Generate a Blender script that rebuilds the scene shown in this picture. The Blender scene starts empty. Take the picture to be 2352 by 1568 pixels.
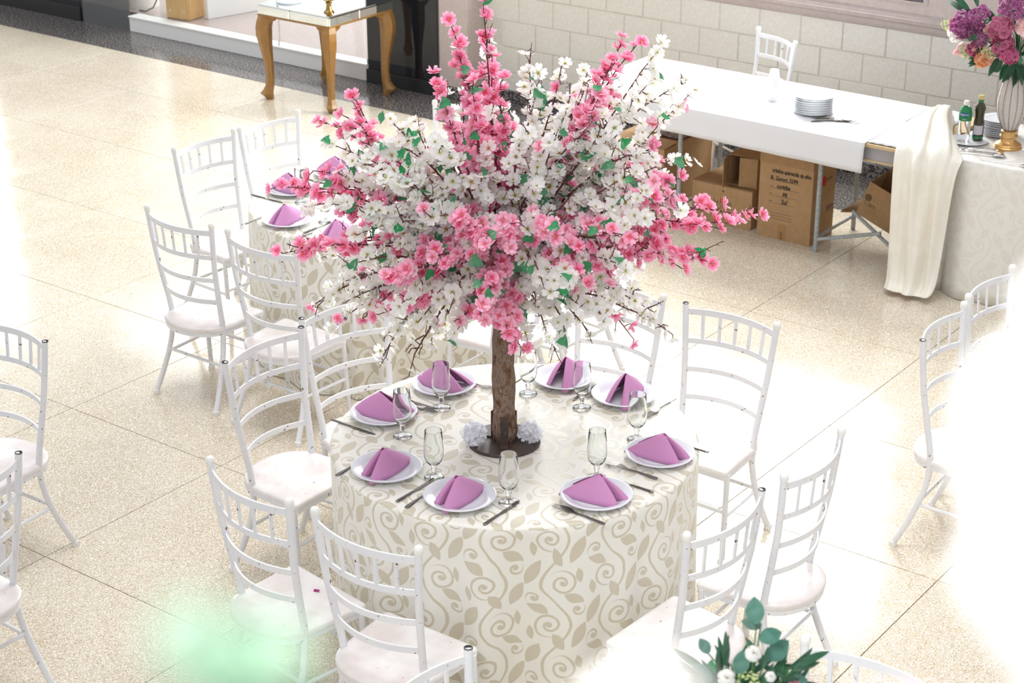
import bpy, math, random
from mathutils import Vector, Matrix, Euler, noise
import numpy as np
PI = math.pi
SC = bpy.context.scene
COL = SC.collection
random.seed(7)

# ---------------------------------------------------------------- camera, world, lights, exposure
cam_d = bpy.data.cameras.new('camera')
cam = bpy.data.objects.new('camera', cam_d)
COL.objects.link(cam)
cam.location = (3.448, -4.6415, 3.65)
cam.rotation_euler = (math.radians(90 - 23.5), 0, math.radians(36.7))
cam_d.sensor_width = 36.0
cam_d.lens = 4158.0 / 2352.0 * 36.0
cam_d.clip_start = 0.05
cam_d.clip_end = 60
cam_d.dof.use_dof = True
cam_d.dof.focus_distance = 6.9
cam_d.dof.aperture_fstop = 6.3
SC.camera = cam

wd = bpy.data.worlds.new('daylight')
SC.world = wd
wd.use_nodes = True
bg = wd.node_tree.nodes['Background']
bg.inputs[0].default_value = (0.95, 0.97, 1.0, 1)
bg.inputs[1].default_value = 0.80


def area(name, loc, aim, sx, sy, power, color=(1, 1, 1), spread=180):
    d = bpy.data.lights.new(name, 'AREA')
    d.shape = 'RECTANGLE'
    d.size, d.size_y = sx, sy
    d.energy = power
    d.color = color
    d.spread = math.radians(spread)
    o = bpy.data.objects.new(name, d)
    COL.objects.link(o)
    o.location = loc
    o.rotation_euler = (Vector(aim) - Vector(loc)).to_track_quat('-Z', 'Y').to_euler()
    return o


# daylight: the big window of the back wall (seen mirrored in the polished floor), a window further left, soft roof light; plus added fill lamps
area('window_daylight', (-2.66, 5.78, 2.29), (-2.66, 0, 2.29), 3.2, 2.22, 560, (1.0, 0.99, 0.97))
area('window_daylight.001', (-10.6, 5.2, 1.9), (-10.6, 0, 1.9), 1.9, 2.4, 150, (1.0, 0.98, 0.96))
area('skylight', (-0.2, 1.2, 7.5), (-0.2, 1.2, 0), 5.0, 4.0, 60, (1.0, 0.99, 0.97), 60)
area('rose_fill_light', (2.6, -6.5, 6.5), (3.0, -4.2, 3.4), 2.0, 2.0, 60, (1, 1, 1), 60)  # unseen lamp, added to whiten the out-of-focus roses

area('wall_fill_light', (3.0, -9.5, 5.0), (-2.0, 5.0, 0.8), 8.0, 4.0, 12, (1.0, 0.99, 0.97))  # added fill from behind the camera, lifts the back wall; no window there
area('left_floor_fill', (-6.6, 2.6, 7.5), (-6.6, 2.6, 0), 4.5, 4.0, 50, (1.0, 0.99, 0.97), 75)  # added overhead fill, brightens the floor at the back left
area('shop_ceiling_light', (-7.2, 7.0, 3.2), (-7.2, 7.0, 0), 4.0, 2.4, 230, (1.0, 0.99, 0.97))

SC.view_settings.view_transform = 'Standard'
SC.view_settings.look = 'None'
SC.view_settings.gamma = 1.0
SC.view_settings.use_curve_mapping = False
SC.view_settings.exposure = 0.0
SC.cycles.max_bounces = 10
SC.cycles.transparent_max_bounces = 12
SC.cycles.sample_clamp_indirect = 6.0


# ---------------------------------------------------------------- mesh helpers
class MB:
    """collects vertices and faces, built as ONE mesh"""
    def __init__(s):
        s.v, s.f, s.uv, s.a = [], [], {}, {}

    def add(s, vs, fs):
        n = len(s.v)
        s.v.extend([tuple(p) for p in vs])
        s.f.extend([tuple(i + n for i in f) for f in fs])
        return n

    def box(s, lo, hi, bev=0.0, M=None):
        x0, y0, z0 = lo
        x1, y1, z1 = hi
        if bev <= 0:
            vs = [(x0, y0, z0), (x1, y0, z0), (x1, y1, z0), (x0, y1, z0), (x0, y0, z1), (x1, y0, z1), (x1, y1, z1), (x0, y1, z1)]
            fs = [(0, 3, 2, 1), (4, 5, 6, 7), (0, 1, 5, 4), (1, 2, 6, 5), (2, 3, 7, 6), (3, 0, 4, 7)]
        else:
            b = bev
            vs, idx = [], {}
            for i, X in enumerate((x0, x1)):
                for j, Y in enumerate((y0, y1)):
                    for k, Zz in enumerate((z0, z1)):
                        sx, sy, sz = (1, -1)[i], (1, -1)[j], (1, -1)[k]
                        idx[i, j, k, 0] = len(vs); vs.append((X, Y + sy * b, Zz + sz * b))
                        idx[i, j, k, 1] = len(vs); vs.append((X + sx * b, Y, Zz + sz * b))
                        idx[i, j, k, 2] = len(vs); vs.append((X + sx * b, Y + sy * b, Zz))
            q = lambda a, *t: tuple(idx[c + (a,)] for c in t)
            fs = []
            for i in (0, 1):
                f = q(0, (i, 0, 0), (i, 1, 0), (i, 1, 1), (i, 0, 1)); fs.append(f if i else f[::-1])
                f = q(1, (0, i, 0), (0, i, 1), (1, i, 1), (1, i, 0)); fs.append(f if i else f[::-1])
                f = q(2, (0, 0, i), (1, 0, i), (1, 1, i), (0, 1, i)); fs.append(f if i else f[::-1])
            for i in (0, 1):
                for j in (0, 1):
                    f = (idx[i, j, 0, 0], idx[i, j, 1, 0], idx[i, j, 1, 1], idx[i, j, 0, 1]); fs.append(f if (i + j) % 2 else f[::-1])
                    f = (idx[i, 0, j, 0], idx[i, 1, j, 0], idx[i, 1, j, 2], idx[i, 0, j, 2]); fs.append(f[::-1] if (i + j) % 2 else f)
                    f = (idx[0, i, j, 1], idx[1, i, j, 1], idx[1, i, j, 2], idx[0, i, j, 2]); fs.append(f if (i + j) % 2 else f[::-1])
                    for k in (0, 1):
                        f = (idx[i, j, k, 0], idx[i, j, k, 1], idx[i, j, k, 2]); fs.append(f if (i + j + k) % 2 else f[::-1])
        if M is not None:
            vs = [tuple(M @ Vector(p)) for p in vs]
        return s.add(vs, fs)

    def tube(s, path, rad, n=8, caps=True, flat=1.0):
        path = [Vector(p) for p in path]
        m = len(path)
        R = rad if isinstance(rad, (list, tuple)) else [rad] * m
        T = [(path[min(i + 1, m - 1)] - path[max(i - 1, 0)]).normalized() for i in range(m)]
        ref = Vector((0, 0, 1)) if abs(T[0].z) < 0.9 else Vector((1, 0, 0))
        u = T[0].cross(ref).normalized()
        vs, fs = [], []
        for i in range(m):
            u = (u - T[i] * u.dot(T[i])).normalized()
            w = T[i].cross(u)
            for k in range(n):
                a = 2 * PI * k / n
                vs.append(tuple(path[i] + (u * math.cos(a) + w * math.sin(a) * flat) * R[i]))
        for i in range(m - 1):
            for k in range(n):
                k2 = (k + 1) % n
                fs.append((i * n + k, i * n + k2, (i + 1) * n + k2, (i + 1) * n + k))
        if caps:
            fs.append(tuple(range(n - 1, -1, -1)))
            fs.append(tuple((m - 1) * n + k for k in range(n)))
        return s.add(vs, fs)

    def lathe(s, prof, n=24, M=None):
        vs, fs = [], []
        for (r_, z_) in prof:
            for k in range(n):
                a = 2 * PI * k / n
                vs.append((r_ * math.cos(a), r_ * math.sin(a), z_))
        m = len(prof)
        for i in range(m - 1):
            for k in range(n):
                k2 = (k + 1) % n
                fs.append((i * n + k, i * n + k2, (i + 1) * n + k2, (i + 1) * n + k))
        if prof[0][0] > 1e-5:
            fs.append(tuple(range(n - 1, -1, -1)))
        if prof[-1][0] > 1e-5:
            fs.append(tuple((m - 1) * n + k for k in range(n)))
        if M is not None:
            vs = [tuple(M @ Vector(p)) for p in vs]
        return s.add(vs, fs)

    def grid(s, P, wrap=False, uv=None):
        nu, nv = len(P), len(P[0])
        vs = [p for row in P for p in row]
        fs = []
        base = len(s.v)
        for i in range(nu if wrap else nu - 1):
            i2 = (i + 1) % nu
            for j in range(nv - 1):
                fs.append((i * nv + j, i2 * nv + j, i2 * nv + j + 1, i * nv + j + 1))
                if uv:
                    s.uv[len(s.f) + len(fs) - 1] = [uv(i, j), uv(i + 1, j), uv(i + 1, j + 1), uv(i, j + 1)]
        return s.add(vs, fs)

    def prism(s, poly, z0, z1, M=None):
        n = len(poly)
        vs = [(x, y, z0) for x, y in poly] + [(x, y, z1) for x, y in poly]
        fs = [tuple(range(n - 1, -1, -1)), tuple(range(n, 2 * n))] + [(i, (i + 1) % n, n + (i + 1) % n, n + i) for i in range(n)]
        if M is not None:
            vs = [tuple(M @ Vector(p)) for p in vs]
        return s.add(vs, fs)

    def merge(s, o, M):
        n = len(s.v)
        s.add([tuple(M @ Vector(p)) for p in o.v], o.f)
        for k, val in o.a.items():
            s.a[n + k] = val

    def mesh(s, name, smooth=True, angle=40):
        me = bpy.data.meshes.new(name)
        me.from_pydata(s.v, [], s.f)
        if s.uv:
            ul = me.uv_layers.new(name='UVMap')
            for p in me.polygons:
                if p.index in s.uv:
                    for li, c in zip(p.loop_indices, s.uv[p.index]):
                        ul.data[li].uv = c
        if s.a:
            at = me.attributes.new('tone', 'FLOAT', 'POINT')
            buf = np.zeros(len(s.v), dtype=np.float32)
            for k, val in s.a.items():
                buf[k] = val
            at.data.foreach_set('value', buf)
        me.polygons.foreach_set('use_smooth', [bool(smooth)] * len(me.polygons))
        if smooth and angle:
            me.set_sharp_from_angle(angle=math.radians(angle))
        me.update()
        return me


def tag(o, label=None, cat=None, group=None, kind=None):
    for k, v in (('label', label), ('category', cat), ('group', group), ('kind', kind)):
        if v:
            o[k] = v
    return o


def obj(name, mb, m, parent=None, smooth=True, angle=40, loc=None, rot=None):
    me = mb if isinstance(mb, bpy.types.Mesh) else mb.mesh(name, smooth, angle)
    if m is not None and len(me.materials) == 0:
        me.materials.append(m)
    o = bpy.data.objects.new(name, me)
    COL.objects.link(o)
    if parent is not None:
        o.parent = parent
    if loc is not None:
        o.location = loc
    if rot is not None:
        o.rotation_euler = rot
    return o


def thing(name, label, cat, loc=(0, 0, 0), rz=0.0, group=None):
    o = bpy.data.objects.new(name, None)
    COL.objects.link(o)
    o.empty_display_size = 0.1
    o.location = loc
    o.rotation_euler = (0, 0, rz)
    return tag(o, label, cat, group)


def struct(name, mb, m, smooth=False):
    return tag(obj(name, mb, m, smooth=smooth), kind='structure')


def copy_tree(o, parent=None):
    c = o.copy()
    COL.objects.link(c)
    if parent is not None:
        c.parent = parent
    for ch in o.children:
        copy_tree(ch, c)
    return c


def solidify(o, t, off=0.0):
    md = o.modifiers.new('thick', 'SOLIDIFY')
    md.thickness = t
    md.offset = off
    return o


def subsurf(o, lv=1):
    md = o.modifiers.new('round', 'SUBSURF')
    md.levels = lv
    md.render_levels = lv
    return o


# ---------------------------------------------------------------- node expressions and materials
class X:
    nt = None

    def __init__(s, v):
        s.v = v

    @staticmethod
    def op(o, *args):
        n = X.nt.nodes.new('ShaderNodeMath')
        n.operation = o
        for i, a in enumerate(args):
            a = a.v if isinstance(a, X) else a
            if isinstance(a, (int, float)):
                n.inputs[i].default_value = a
            else:
                X.nt.links.new(a, n.inputs[i])
        return X(n.outputs[0])

    def __add__(a, b): return X.op('ADD', a, b)
    def __radd__(a, b): return X.op('ADD', b, a)
    def __sub__(a, b): return X.op('SUBTRACT', a, b)
    def __rsub__(a, b): return X.op('SUBTRACT', b, a)
    def __mul__(a, b): return X.op('MULTIPLY', a, b)
    def __rmul__(a, b): return X.op('MULTIPLY', b, a)
    def __truediv__(a, b): return X.op('DIVIDE', a, b)
    def __lt__(a, b): return X.op('LESS_THAN', a, b)
    def __gt__(a, b): return X.op('GREATER_THAN', a, b)


def absx(a): return X.op('ABSOLUTE', a)
def floorx(a): return X.op('FLOOR', a)
def fracx(a): return X.op('FRACT', a)
def sinx(a): return X.op('SINE', a)
def maxx(*a):
    r_ = a[0]
    for b in a[1:]:
        r_ = X.op('MAXIMUM', r_, b)
    return r_
def smooth_less(a, edge, w):
    n = X.nt.nodes.new('ShaderNodeMapRange')
    n.interpolation_type = 'SMOOTHSTEP'
    X.nt.links.new(a.v, n.inputs[0])
    n.inputs[1].default_value = edge - w
    n.inputs[2].default_value = edge + w
    n.inputs[3].default_value = 1
    n.inputs[4].default_value = 0
    return X(n.outputs[0])


def mat(name, base, rough=0.5, metal=0.0, spec=0.5, **kw):
    m = bpy.data.materials.new(name)
    m.use_nodes = True
    b = m.node_tree.nodes['Principled BSDF']
    b.inputs['Base Color'].default_value = tuple(base) + (1,)
    b.inputs['Roughness'].default_value = rough
    b.inputs['Metallic'].default_value = metal
    b.inputs['Specular IOR Level'].default_value = spec
    for k, v in kw.items():
        b.inputs[k].default_value = v
    m.diffuse_color = tuple(base) + (1,)
    return m


def bsdf(m): return m.node_tree.nodes['Principled BSDF']
def new(m, t): return m.node_tree.nodes.new(t)
def link(m, a, b): m.node_tree.links.new(a, b)


def ramp(m, fac, stops):
    r_ = new(m, 'ShaderNodeValToRGB')
    e = r_.color_ramp.elements
    while len(e) < len(stops):
        e.new(0.5)
    for el, (p, c) in zip(e, stops):
        el.position = p
        el.color = tuple(c) + (1,)
    link(m, fac, r_.inputs[0])
    return r_.outputs[0]


def noise_tex(m, scale, detail=4, rough=0.5, coord='Object', stretch=None):
    tc = new(m, 'ShaderNodeTexCoord')
    src = tc.outputs[coord]
    if coord == 'World':
        pass
    if stretch:
        mp = new(m, 'ShaderNodeMapping')
        mp.inputs['Scale'].default_value = stretch
        link(m, src, mp.inputs[0])
        src = mp.outputs[0]
    n = new(m, 'ShaderNodeTexNoise')
    n.inputs['Scale'].default_value = scale
    n.inputs['Detail'].default_value = detail
    n.inputs['Roughness'].default_value = rough
    link(m, src, n.inputs['Vector'])
    return n.outputs[0]


def mix(m, fac, a, b, mode='MIX'):
    n = new(m, 'ShaderNodeMix')
    n.data_type = 'RGBA'
    n.blend_type = mode
    for sock, v in ((n.inputs[0], fac), (n.inputs[6], a), (n.inputs[7], b)):
        if isinstance(v, (int, float)):
            sock.default_value = v
        elif isinstance(v, tuple):
            sock.default_value = v + (1,) if len(v) == 3 else v
        else:
            link(m, v, sock)
    return n.outputs[2]


def bump(m, fac, strength=0.2, dist=0.002):
    b = new(m, 'ShaderNodeBump')
    b.inputs['Strength'].default_value = strength
    b.inputs['Distance'].default_value = dist
    link(m, fac, b.inputs['Height'])
    link(m, b.outputs[0], bsdf(m).inputs['Normal'])


def mottled(name, c1, c2, scale, rough=0.5, bumpy=0.0, lo=0.35, hi=0.65, coord='Object', stretch=None, **kw):
    m = mat(name, c1, rough, **kw)
    n = noise_tex(m, scale, 5, 0.6, coord, stretch)
    link(m, ramp(m, n, [(lo, c1), (hi, c2)]), bsdf(m).inputs['Base Color'])
    if bumpy:
        bump(m, n, bumpy)
    return m


M = {}


def make_materials():
    # terrazzo: cream ground, fine brown and pale grains, worn clouds
    m = mat('terrazzo', (0.72, 0.62, 0.48), 0.2)
    geo = new(m, 'ShaderNodeNewGeometry')
    def gn(sc, det=3, ro=0.5):
        n = new(m, 'ShaderNodeTexNoise')
        n.inputs['Scale'].default_value = sc
        n.inputs['Detail'].default_value = det
        n.inputs['Roughness'].default_value = ro
        link(m, geo.outputs['Position'], n.inputs['Vector'])
        return n.outputs[0]
    cloud = ramp(m, gn(1.3, 5, 0.6), [(0.32, (0.58, 0.49, 0.365)), (0.68, (0.70, 0.62, 0.50))])
    oi = new(m, 'ShaderNodeObjectInfo')
    tint = ramp(m, oi.outputs['Random'], [(0.0, (0.93, 0.92, 0.90)), (1.0, (1, 1, 1))])
    c = mix(m, 1.0, cloud, tint, 'MULTIPLY')
    vo = new(m, 'ShaderNodeTexVoronoi')
    vo.inputs['Scale'].default_value = 290
    link(m, geo.outputs['Position'], vo.inputs['Vector'])
    sep = new(m, 'ShaderNodeSeparateColor')
    link(m, vo.outputs['Color'], sep.inputs[0])
    dk = ramp(m, sep.outputs[0], [(0.86, (0, 0, 0)), (0.93, (0.8, 0.8, 0.8))])
    c = mix(m, dk, c, (0.30, 0.20, 0.12))
    dk2 = ramp(m, sep.outputs[1], [(0.7, (0, 0, 0)), (0.85, (1, 1, 1))])
    c = mix(m, dk2, c, (0.9, 0.86, 0.78))
    sp = ramp(m, gn(420, 2), [(0.64, (0, 0, 0)), (0.7, (1, 1, 1))])
    c = mix(m, sp, c, (0.35, 0.24, 0.15))
    link(m, c, bsdf(m).inputs['Base Color'])
    link(m, ramp(m, gn(6, 4), [(0.3, (0.09,) * 3), (0.7, (0.17,) * 3)]), bsdf(m).inputs['Roughness'])
    M['terrazzo'] = m
    M['grout'] = mat('grout', (0.27, 0.22, 0.17), 0.8)
    m = mat('granite', (0.06, 0.055, 0.055), 0.12)
    n1 = noise_tex(m, 75, 2, 0.6)
    link(m, ramp(m, n1, [(0.40, (0.03, 0.03, 0.032)), (0.52, (0.11, 0.10, 0.098)), (0.62, (0.34, 0.31, 0.29))]), bsdf(m).inputs['Base Color'])
    M['granite'] = m
    M['block'] = mottled('painted_block', (0.75, 0.72, 0.655), (0.82, 0.79, 0.73), 60, 0.75, 0.25)
    M['mortar'] = mottled('painted_mortar', (0.68, 0.65, 0.58), (0.76, 0.73, 0.66), 40, 0.85, 0.3)
    M['mauve'] = mottled('mauve_plaster', (0.56, 0.475, 0.44), (0.62, 0.53, 0.50), 30, 0.7, 0.12)
    M['mould'] = mottled('mauve_moulding', (0.50, 0.42, 0.40), (0.56, 0.475, 0.45), 30, 0.6, 0.1)
    M['white'] = mat('white_lacquer', (0.88, 0.88, 0.87), 0.25)
    M['dark_glass'] = mat('dark_glass', (0.012, 0.014, 0.018), 0.04)
    M['black'] = mat('black_plastic', (0.018, 0.018, 0.02), 0.35)
    m = mat('clear_glass', (0.97, 0.99, 0.98), 0.0, **{'Transmission Weight': 1.0, 'IOR': 1.46})
    M['glass'] = m
    m = bpy.data.materials.new('window_glass')
    m.use_nodes = True
    nt = m.node_tree
    nt.nodes.remove(nt.nodes['Principled BSDF'])
    tr, gl, mx, fr = (nt.nodes.new(t_) for t_ in ('ShaderNodeBsdfTransparent', 'ShaderNodeBsdfGlossy', 'ShaderNodeMixShader', 'ShaderNodeLayerWeight'))
    tr.inputs[0].default_value = (0.95, 0.97, 0.97, 1)
    gl.inputs['Roughness'].default_value = 0.0
    fr.inputs[0].default_value = 0.5
    X.nt = nt
    fz = X.op('POWER', X(fr.outputs[1]), 4.0) * 0.9 + 0.06
    link(m, fz.v, mx.inputs[0])
    link(m, tr.outputs[0], mx.inputs[1])
    link(m, gl.outputs[0], mx.inputs[2])
    link(m, mx.outputs[0], nt.nodes['Material Output'].inputs[0])
    M['pane'] = m
    # chair paint: white enamel with rust showing through in small chips
    m = mat('white_enamel', (0.78, 0.79, 0.82), 0.3)
    n = noise_tex(m, 55, 4, 0.6)
    chips = ramp(m, n, [(0.665, (0, 0, 0)), (0.68, (1, 1, 1))])
    n2 = noise_tex(m, 9, 3)
    basec = ramp(m, n2, [(0.35, (0.76, 0.77, 0.81)), (0.7, (0.83, 0.83, 0.84))])
    link(m, mix(m, chips, basec, (0.14, 0.07, 0.045)), bsdf(m).inputs['Base Color'])
    M['enamel'] = m
    m = mat('seat_paint', (0.8, 0.77, 0.76), 0.25)
    n = noise_tex(m, 5.5, 4)
    basec = ramp(m, n, [(0.38, (0.84, 0.82, 0.81)), (0.62, (0.70, 0.63, 0.61))])
    n = noise_tex(m, 38, 4, 0.65)
    chips = ramp(m, n, [(0.70, (0, 0, 0)), (0.715, (1, 1, 1))])
    link(m, mix(m, chips, basec, (0.2, 0.11, 0.07)), bsdf(m).inputs['Base Color'])
    M['seat'] = m
    M['cap'] = mat('white_rubber', (0.84, 0.83, 0.80), 0.5)
    M['hollow'] = mat('tube_end_shade', (0.05, 0.04, 0.04), 0.6)  # near-black colour paints the shade inside the open tubes
    # damask vine cloth
    def vine_cloth(name, ground, vine, strength=1.0):
        m = mat(name, ground, 0.5)
        X.nt = m.node_tree
        uvn = new(m, 'ShaderNodeUVMap')
        sp = new(m, 'ShaderNodeSeparateXYZ')
        link(m, uvn.outputs[0], sp.inputs[0])
        nz = new(m, 'ShaderNodeTexNoise')
        nz.inputs['Scale'].default_value = 7
        link(m, uvn.outputs[0], nz.inputs['Vector'])
        u, v = X(sp.outputs[0]), X(sp.outputs[1])
        w_ = (X(nz.outputs[0]) - 0.5) * 0.03
        u = u + w_
        v = v + w_
        Pq, Q = 0.158, 0.25
        u, v = u / 1.3, v / 1.3
        iu = floorx(u / Pq)
        fu = u - iu * Pq - Pq / 2
        v2 = v + fracx(iu * 0.5) * Q
        fv = v2 - floorx(v2 / Q) * Q - Q / 2
        xs = sinx(fv * (2 * PI / Q)) * 0.034
        masks = [smooth_less(absx(fu - xs), 0.0042, 0.0012)]
        for sx, sy, hand, Rm in ((0.018, -Q / 4, 1, 0.038), (-0.018, Q / 4, -1, 0.038), (-0.056, -Q / 4 - 0.045, 1, 0.021), (0.056, Q / 4 + 0.045, -1, 0.021)):
            dx, dy = (fu - sx) * hand, (fv - sy) * hand
            rr = X.op('SQRT', dx * dx + dy * dy)
            th = X.op('ARCTAN2', dy, dx) / (2 * PI)
            t = fracx(rr / 0.022 - th)
            st = smooth_less(absx(t - 0.5), 0.16, 0.05) * smooth_less(rr, Rm, 0.002)
            masks += [st, smooth_less(rr, 0.0075, 0.001)]
        for lx, ly, ang, L, Wd in ((0.058, 0.03, 62, 0.040, 0.017), (-0.058, -0.03, 242, 0.040, 0.017), (0.048, -0.112, -30, 0.032, 0.015), (-0.048, 0.112, 150, 0.032, 0.015), (0.004, 0.012, 118, 0.028, 0.013), (-0.062, 0.036, 100, 0.022, 0.009), (0.062, -0.045, -80, 0.022, 0.009)):
            ca, sa = math.cos(math.radians(ang)), math.sin(math.radians(ang))
            dx, dy = fu - lx, fv - ly
            p = dx * ca + dy * sa
            q = dy * ca - dx * sa
            pl = p / L
            masks.append(smooth_less(absx(q) - (1.0 - pl * pl) * Wd, 0.0, 0.001))
        mk = maxx(*masks)
        mk = X.op('MINIMUM', mk, 1.0) * strength
        weave = new(m, 'ShaderNodeTexNoise')
        weave.inputs['Scale'].default_value = 900
        link(m, uvn.outputs[0], weave.inputs['Vector'])
        link(m, mix(m, mk.v, ground, vine), bsdf(m).inputs['Base Color'])
        rg = 0.62 - mk * 0.36
        link(m, rg.v, bsdf(m).inputs['Roughness'])
        bsdf(m).inputs['Sheen Weight'].default_value = 0.15
        bump(m, weave.outputs[0], 0.08, 0.001)
        return m
    M['vine'] = vine_cloth('vine_jacquard', (0.83, 0.81, 0.745), (0.62, 0.565, 0.45))
    M['damask'] = vine_cloth('ivory_damask', (0.80, 0.78, 0.73), (0.74, 0.715, 0.65), 0.8)
    M['ivory'] = mottled('ivory_satin', (0.85, 0.815, 0.735), (0.81, 0.765, 0.67), 14, 0.4)
    m = mat('white_linen', (0.72, 0.715, 0.74), 0.8)
    bump(m, noise_tex(m, 7, 4), 0.15, 0.02)
    M['linen'] = m
    M['napkin'] = mottled('mauve_napkin', (0.56, 0.245, 0.47), (0.61, 0.28, 0.51), 300, 0.85, 0.1)
    M['china'] = mat('white_china', (0.74, 0.76, 0.81), 0.12)
    M['rim_shadow'] = mat('plate_foot', (0.2, 0.24, 0.28), 0.5)
    m = mat('steel', (0.21, 0.19, 0.175), 0.28, 1.0)
    M['steel'] = m
    M['chrome'] = mat('chrome', (0.8, 0.8, 0.82), 0.08, 1.0)
    m = mottled('galvanised', (0.30, 0.33, 0.34), (0.48, 0.52, 0.53), 70, 0.5)
    M['galv'] = m
    M['card'] = mottled('cardboard', (0.42, 0.255, 0.125), (0.47, 0.295, 0.15), 25, 0.85, 0.05)
    M['card_in'] = mottled('cardboard_inside', (0.36, 0.215, 0.105), (0.41, 0.25, 0.125), 25, 0.9)
    M['tape'] = mat('brown_tape', (0.40, 0.22, 0.08), 0.3)
    M['ink'] = mat('black_marker', (0.01, 0.01, 0.012), 0.7)
    M['print'] = mat('grey_print', (0.16, 0.10, 0.06), 0.8)
    M['red'] = mat('red_print', (0.55, 0.02, 0.03), 0.7)
    M['board'] = mottled('plywood', (0.55, 0.40, 0.22), (0.62, 0.47, 0.28), 12, 0.6, coord='Object', stretch=(1, 8, 8))
    m = mottled('gold_wood', (0.28, 0.135, 0.03), (0.37, 0.19, 0.05), 18, 0.32, stretch=(4, 4, 0.6))
    M['goldwood'] = m
    M['pine'] = mottled('golden_pine', (0.58, 0.30, 0.07), (0.68, 0.38, 0.11), 14, 0.4, stretch=(5, 5, 0.5))
    M['mirror'] = mat('mirror', (0.86, 0.9, 0.88), 0.02, 1.0)
    M['brass'] = mat('aged_brass', (0.38, 0.24, 0.08), 0.3, 1.0)
    M['gold'] = mat('satin_gold', (0.66, 0.40, 0.16), 0.28, 1.0)
    M['bead'] = mat('pearl_bead', (0.82, 0.78, 0.74), 0.18)
    M['wire'] = mat('copper_wire', (0.24, 0.13, 0.09), 0.35, 0.8)
    # tree
    m = mat('bark', (0.2, 0.12, 0.08), 0.85)
    n = noise_tex(m, 30, 6, 0.65, stretch=(1, 1, 0.5))
    link(m, ramp(m, n, [(0.36, (0.06, 0.03, 0.018)), (0.46, (0.20, 0.105, 0.055)), (0.53, (0.27, 0.20, 0.16)), (0.58, (0.13, 0.065, 0.035)), (0.66, (0.34, 0.24, 0.18))]), bsdf(m).inputs['Base Color'])
    bump(m, n, 0.7, 0.008)
    M['bark'] = m
    M['twig'] = mottled('twig', (0.085, 0.022, 0.02), (0.15, 0.05, 0.045), 30, 0.6)
    M['iron'] = mottled('dark_iron', (0.045, 0.03, 0.025), (0.08, 0.055, 0.045), 20, 0.5)
    def petal(name, stops, trans, rough=0.6):
        m = mat(name, stops[-1][1], rough)
        at = new(m, 'ShaderNodeAttribute')
        at.attribute_name = 'tone'
        c = ramp(m, at.outputs['Fac'], stops)
        oi = new(m, 'ShaderNodeObjectInfo')
        hv = new(m, 'ShaderNodeHueSaturation')
        mr = new(m, 'ShaderNodeMapRange')
        link(m, oi.outputs['Random'], mr.inputs[0])
        mr.inputs[3].default_value = 0.8
        mr.inputs[4].default_value = 1.12
        link(m, mr.outputs[0], hv.inputs['Saturation'])
        link(m, c, hv.inputs['Color'])
        link(m, hv.outputs[0], bsdf(m).inputs['Base Color'])
        tr = new(m, 'ShaderNodeBsdfTranslucent')
        link(m, hv.outputs[0], tr.inputs[0])
        mx = new(m, 'ShaderNodeMixShader')
        mx.inputs[0].default_value = trans
        link(m, bsdf(m).outputs[0], mx.inputs[1])
        link(m, tr.outputs[0], mx.inputs[2])
        link(m, mx.outputs[0], m.node_tree.nodes['Material Output'].inputs[0])
        return m
    M['pinkp'] = petal('pink_petal', [(0.0, (0.70, 0.40, 0.10)), (0.12, (0.66, 0.12, 0.14)), (0.28, (0.92, 0.16, 0.36)), (0.55, (0.96, 0.40, 0.58)), (1.0, (0.97, 0.62, 0.75))], 0.35)
    M['whitep'] = petal('white_petal', [(0.0, (0.42, 0.26, 0.03)), (0.1, (0.5, 0.46, 0.10)), (0.2, (0.80, 0.84, 0.62)), (0.42, (0.94, 0.94, 0.91)), (1.0, (0.96, 0.96, 0.96))], 0.55)
    M['lilacp'] = petal('lilac_white_petal', [(0.0, (0.80, 0.81, 0.90)), (1.0, (0.95, 0.95, 0.98))], 0.3)
    M['leaf'] = petal('ivy_leaf', [(0.0, (0.02, 0.23, 0.09)), (0.5, (0.03, 0.28, 0.11)), (1.0, (0.08, 0.34, 0.12))], 0.25, 0.45)
    M['fern'] = petal('fern_green', [(0.0, (0.012, 0.06, 0.03)), (1.0, (0.03, 0.13, 0.06))], 0.2)
    M['eucalyptus'] = petal('eucalyptus', [(0.0, (0.06, 0.16, 0.12)), (1.0, (0.10, 0.24, 0.19))], 0.2)
    M['lime'] = petal('lime_bud', [(0.0, (0.30, 0.42, 0.10)), (1.0, (0.62, 0.72, 0.34))], 0.3)
    M['rosep'] = petal('blush_rose', [(0.0, (0.80, 0.36, 0.38)), (0.4, (0.88, 0.56, 0.56)), (1.0, (0.93, 0.70, 0.68))], 0.3)
    M['wrose'] = petal('white_rose', [(0.0, (0.9, 0.86, 0.80)), (1.0, (0.93, 0.93, 0.91))], 0.4)
    M['purplep'] = petal('purple_floret', [(0.0, (0.20, 0.05, 0.14)), (0.5, (0.36, 0.11, 0.26)), (1.0, (0.50, 0.22, 0.40))], 0.3)
    M['magentap'] = petal('magenta_floret', [(0.0, (0.42, 0.04, 0.14)), (1.0, (0.62, 0.15, 0.30))], 0.3)
    M['peachp'] = petal('peach_floret', [(0.0, (0.75, 0.42, 0.10)), (1.0, (0.86, 0.42, 0.30))], 0.3)
    M['palegreen'] = petal('light_leak_leaf', [(0.0, (0.34, 0.54, 0.38)), (1.0, (0.38, 0.58, 0.42))], 0.4)
    M['stem'] = mat('green_stem', (0.05, 0.15, 0.05), 0.6)
    M['oil'] = mat('olive_oil_glass', (0.035, 0.026, 0.003), 0.06, **{'Coat Weight': 0.5})
    m = mat('clear_plastic', (0.93, 0.95, 0.97), 0.06, **{'Transmission Weight': 1.0, 'IOR': 1.2})
    M['pet'] = m
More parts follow.
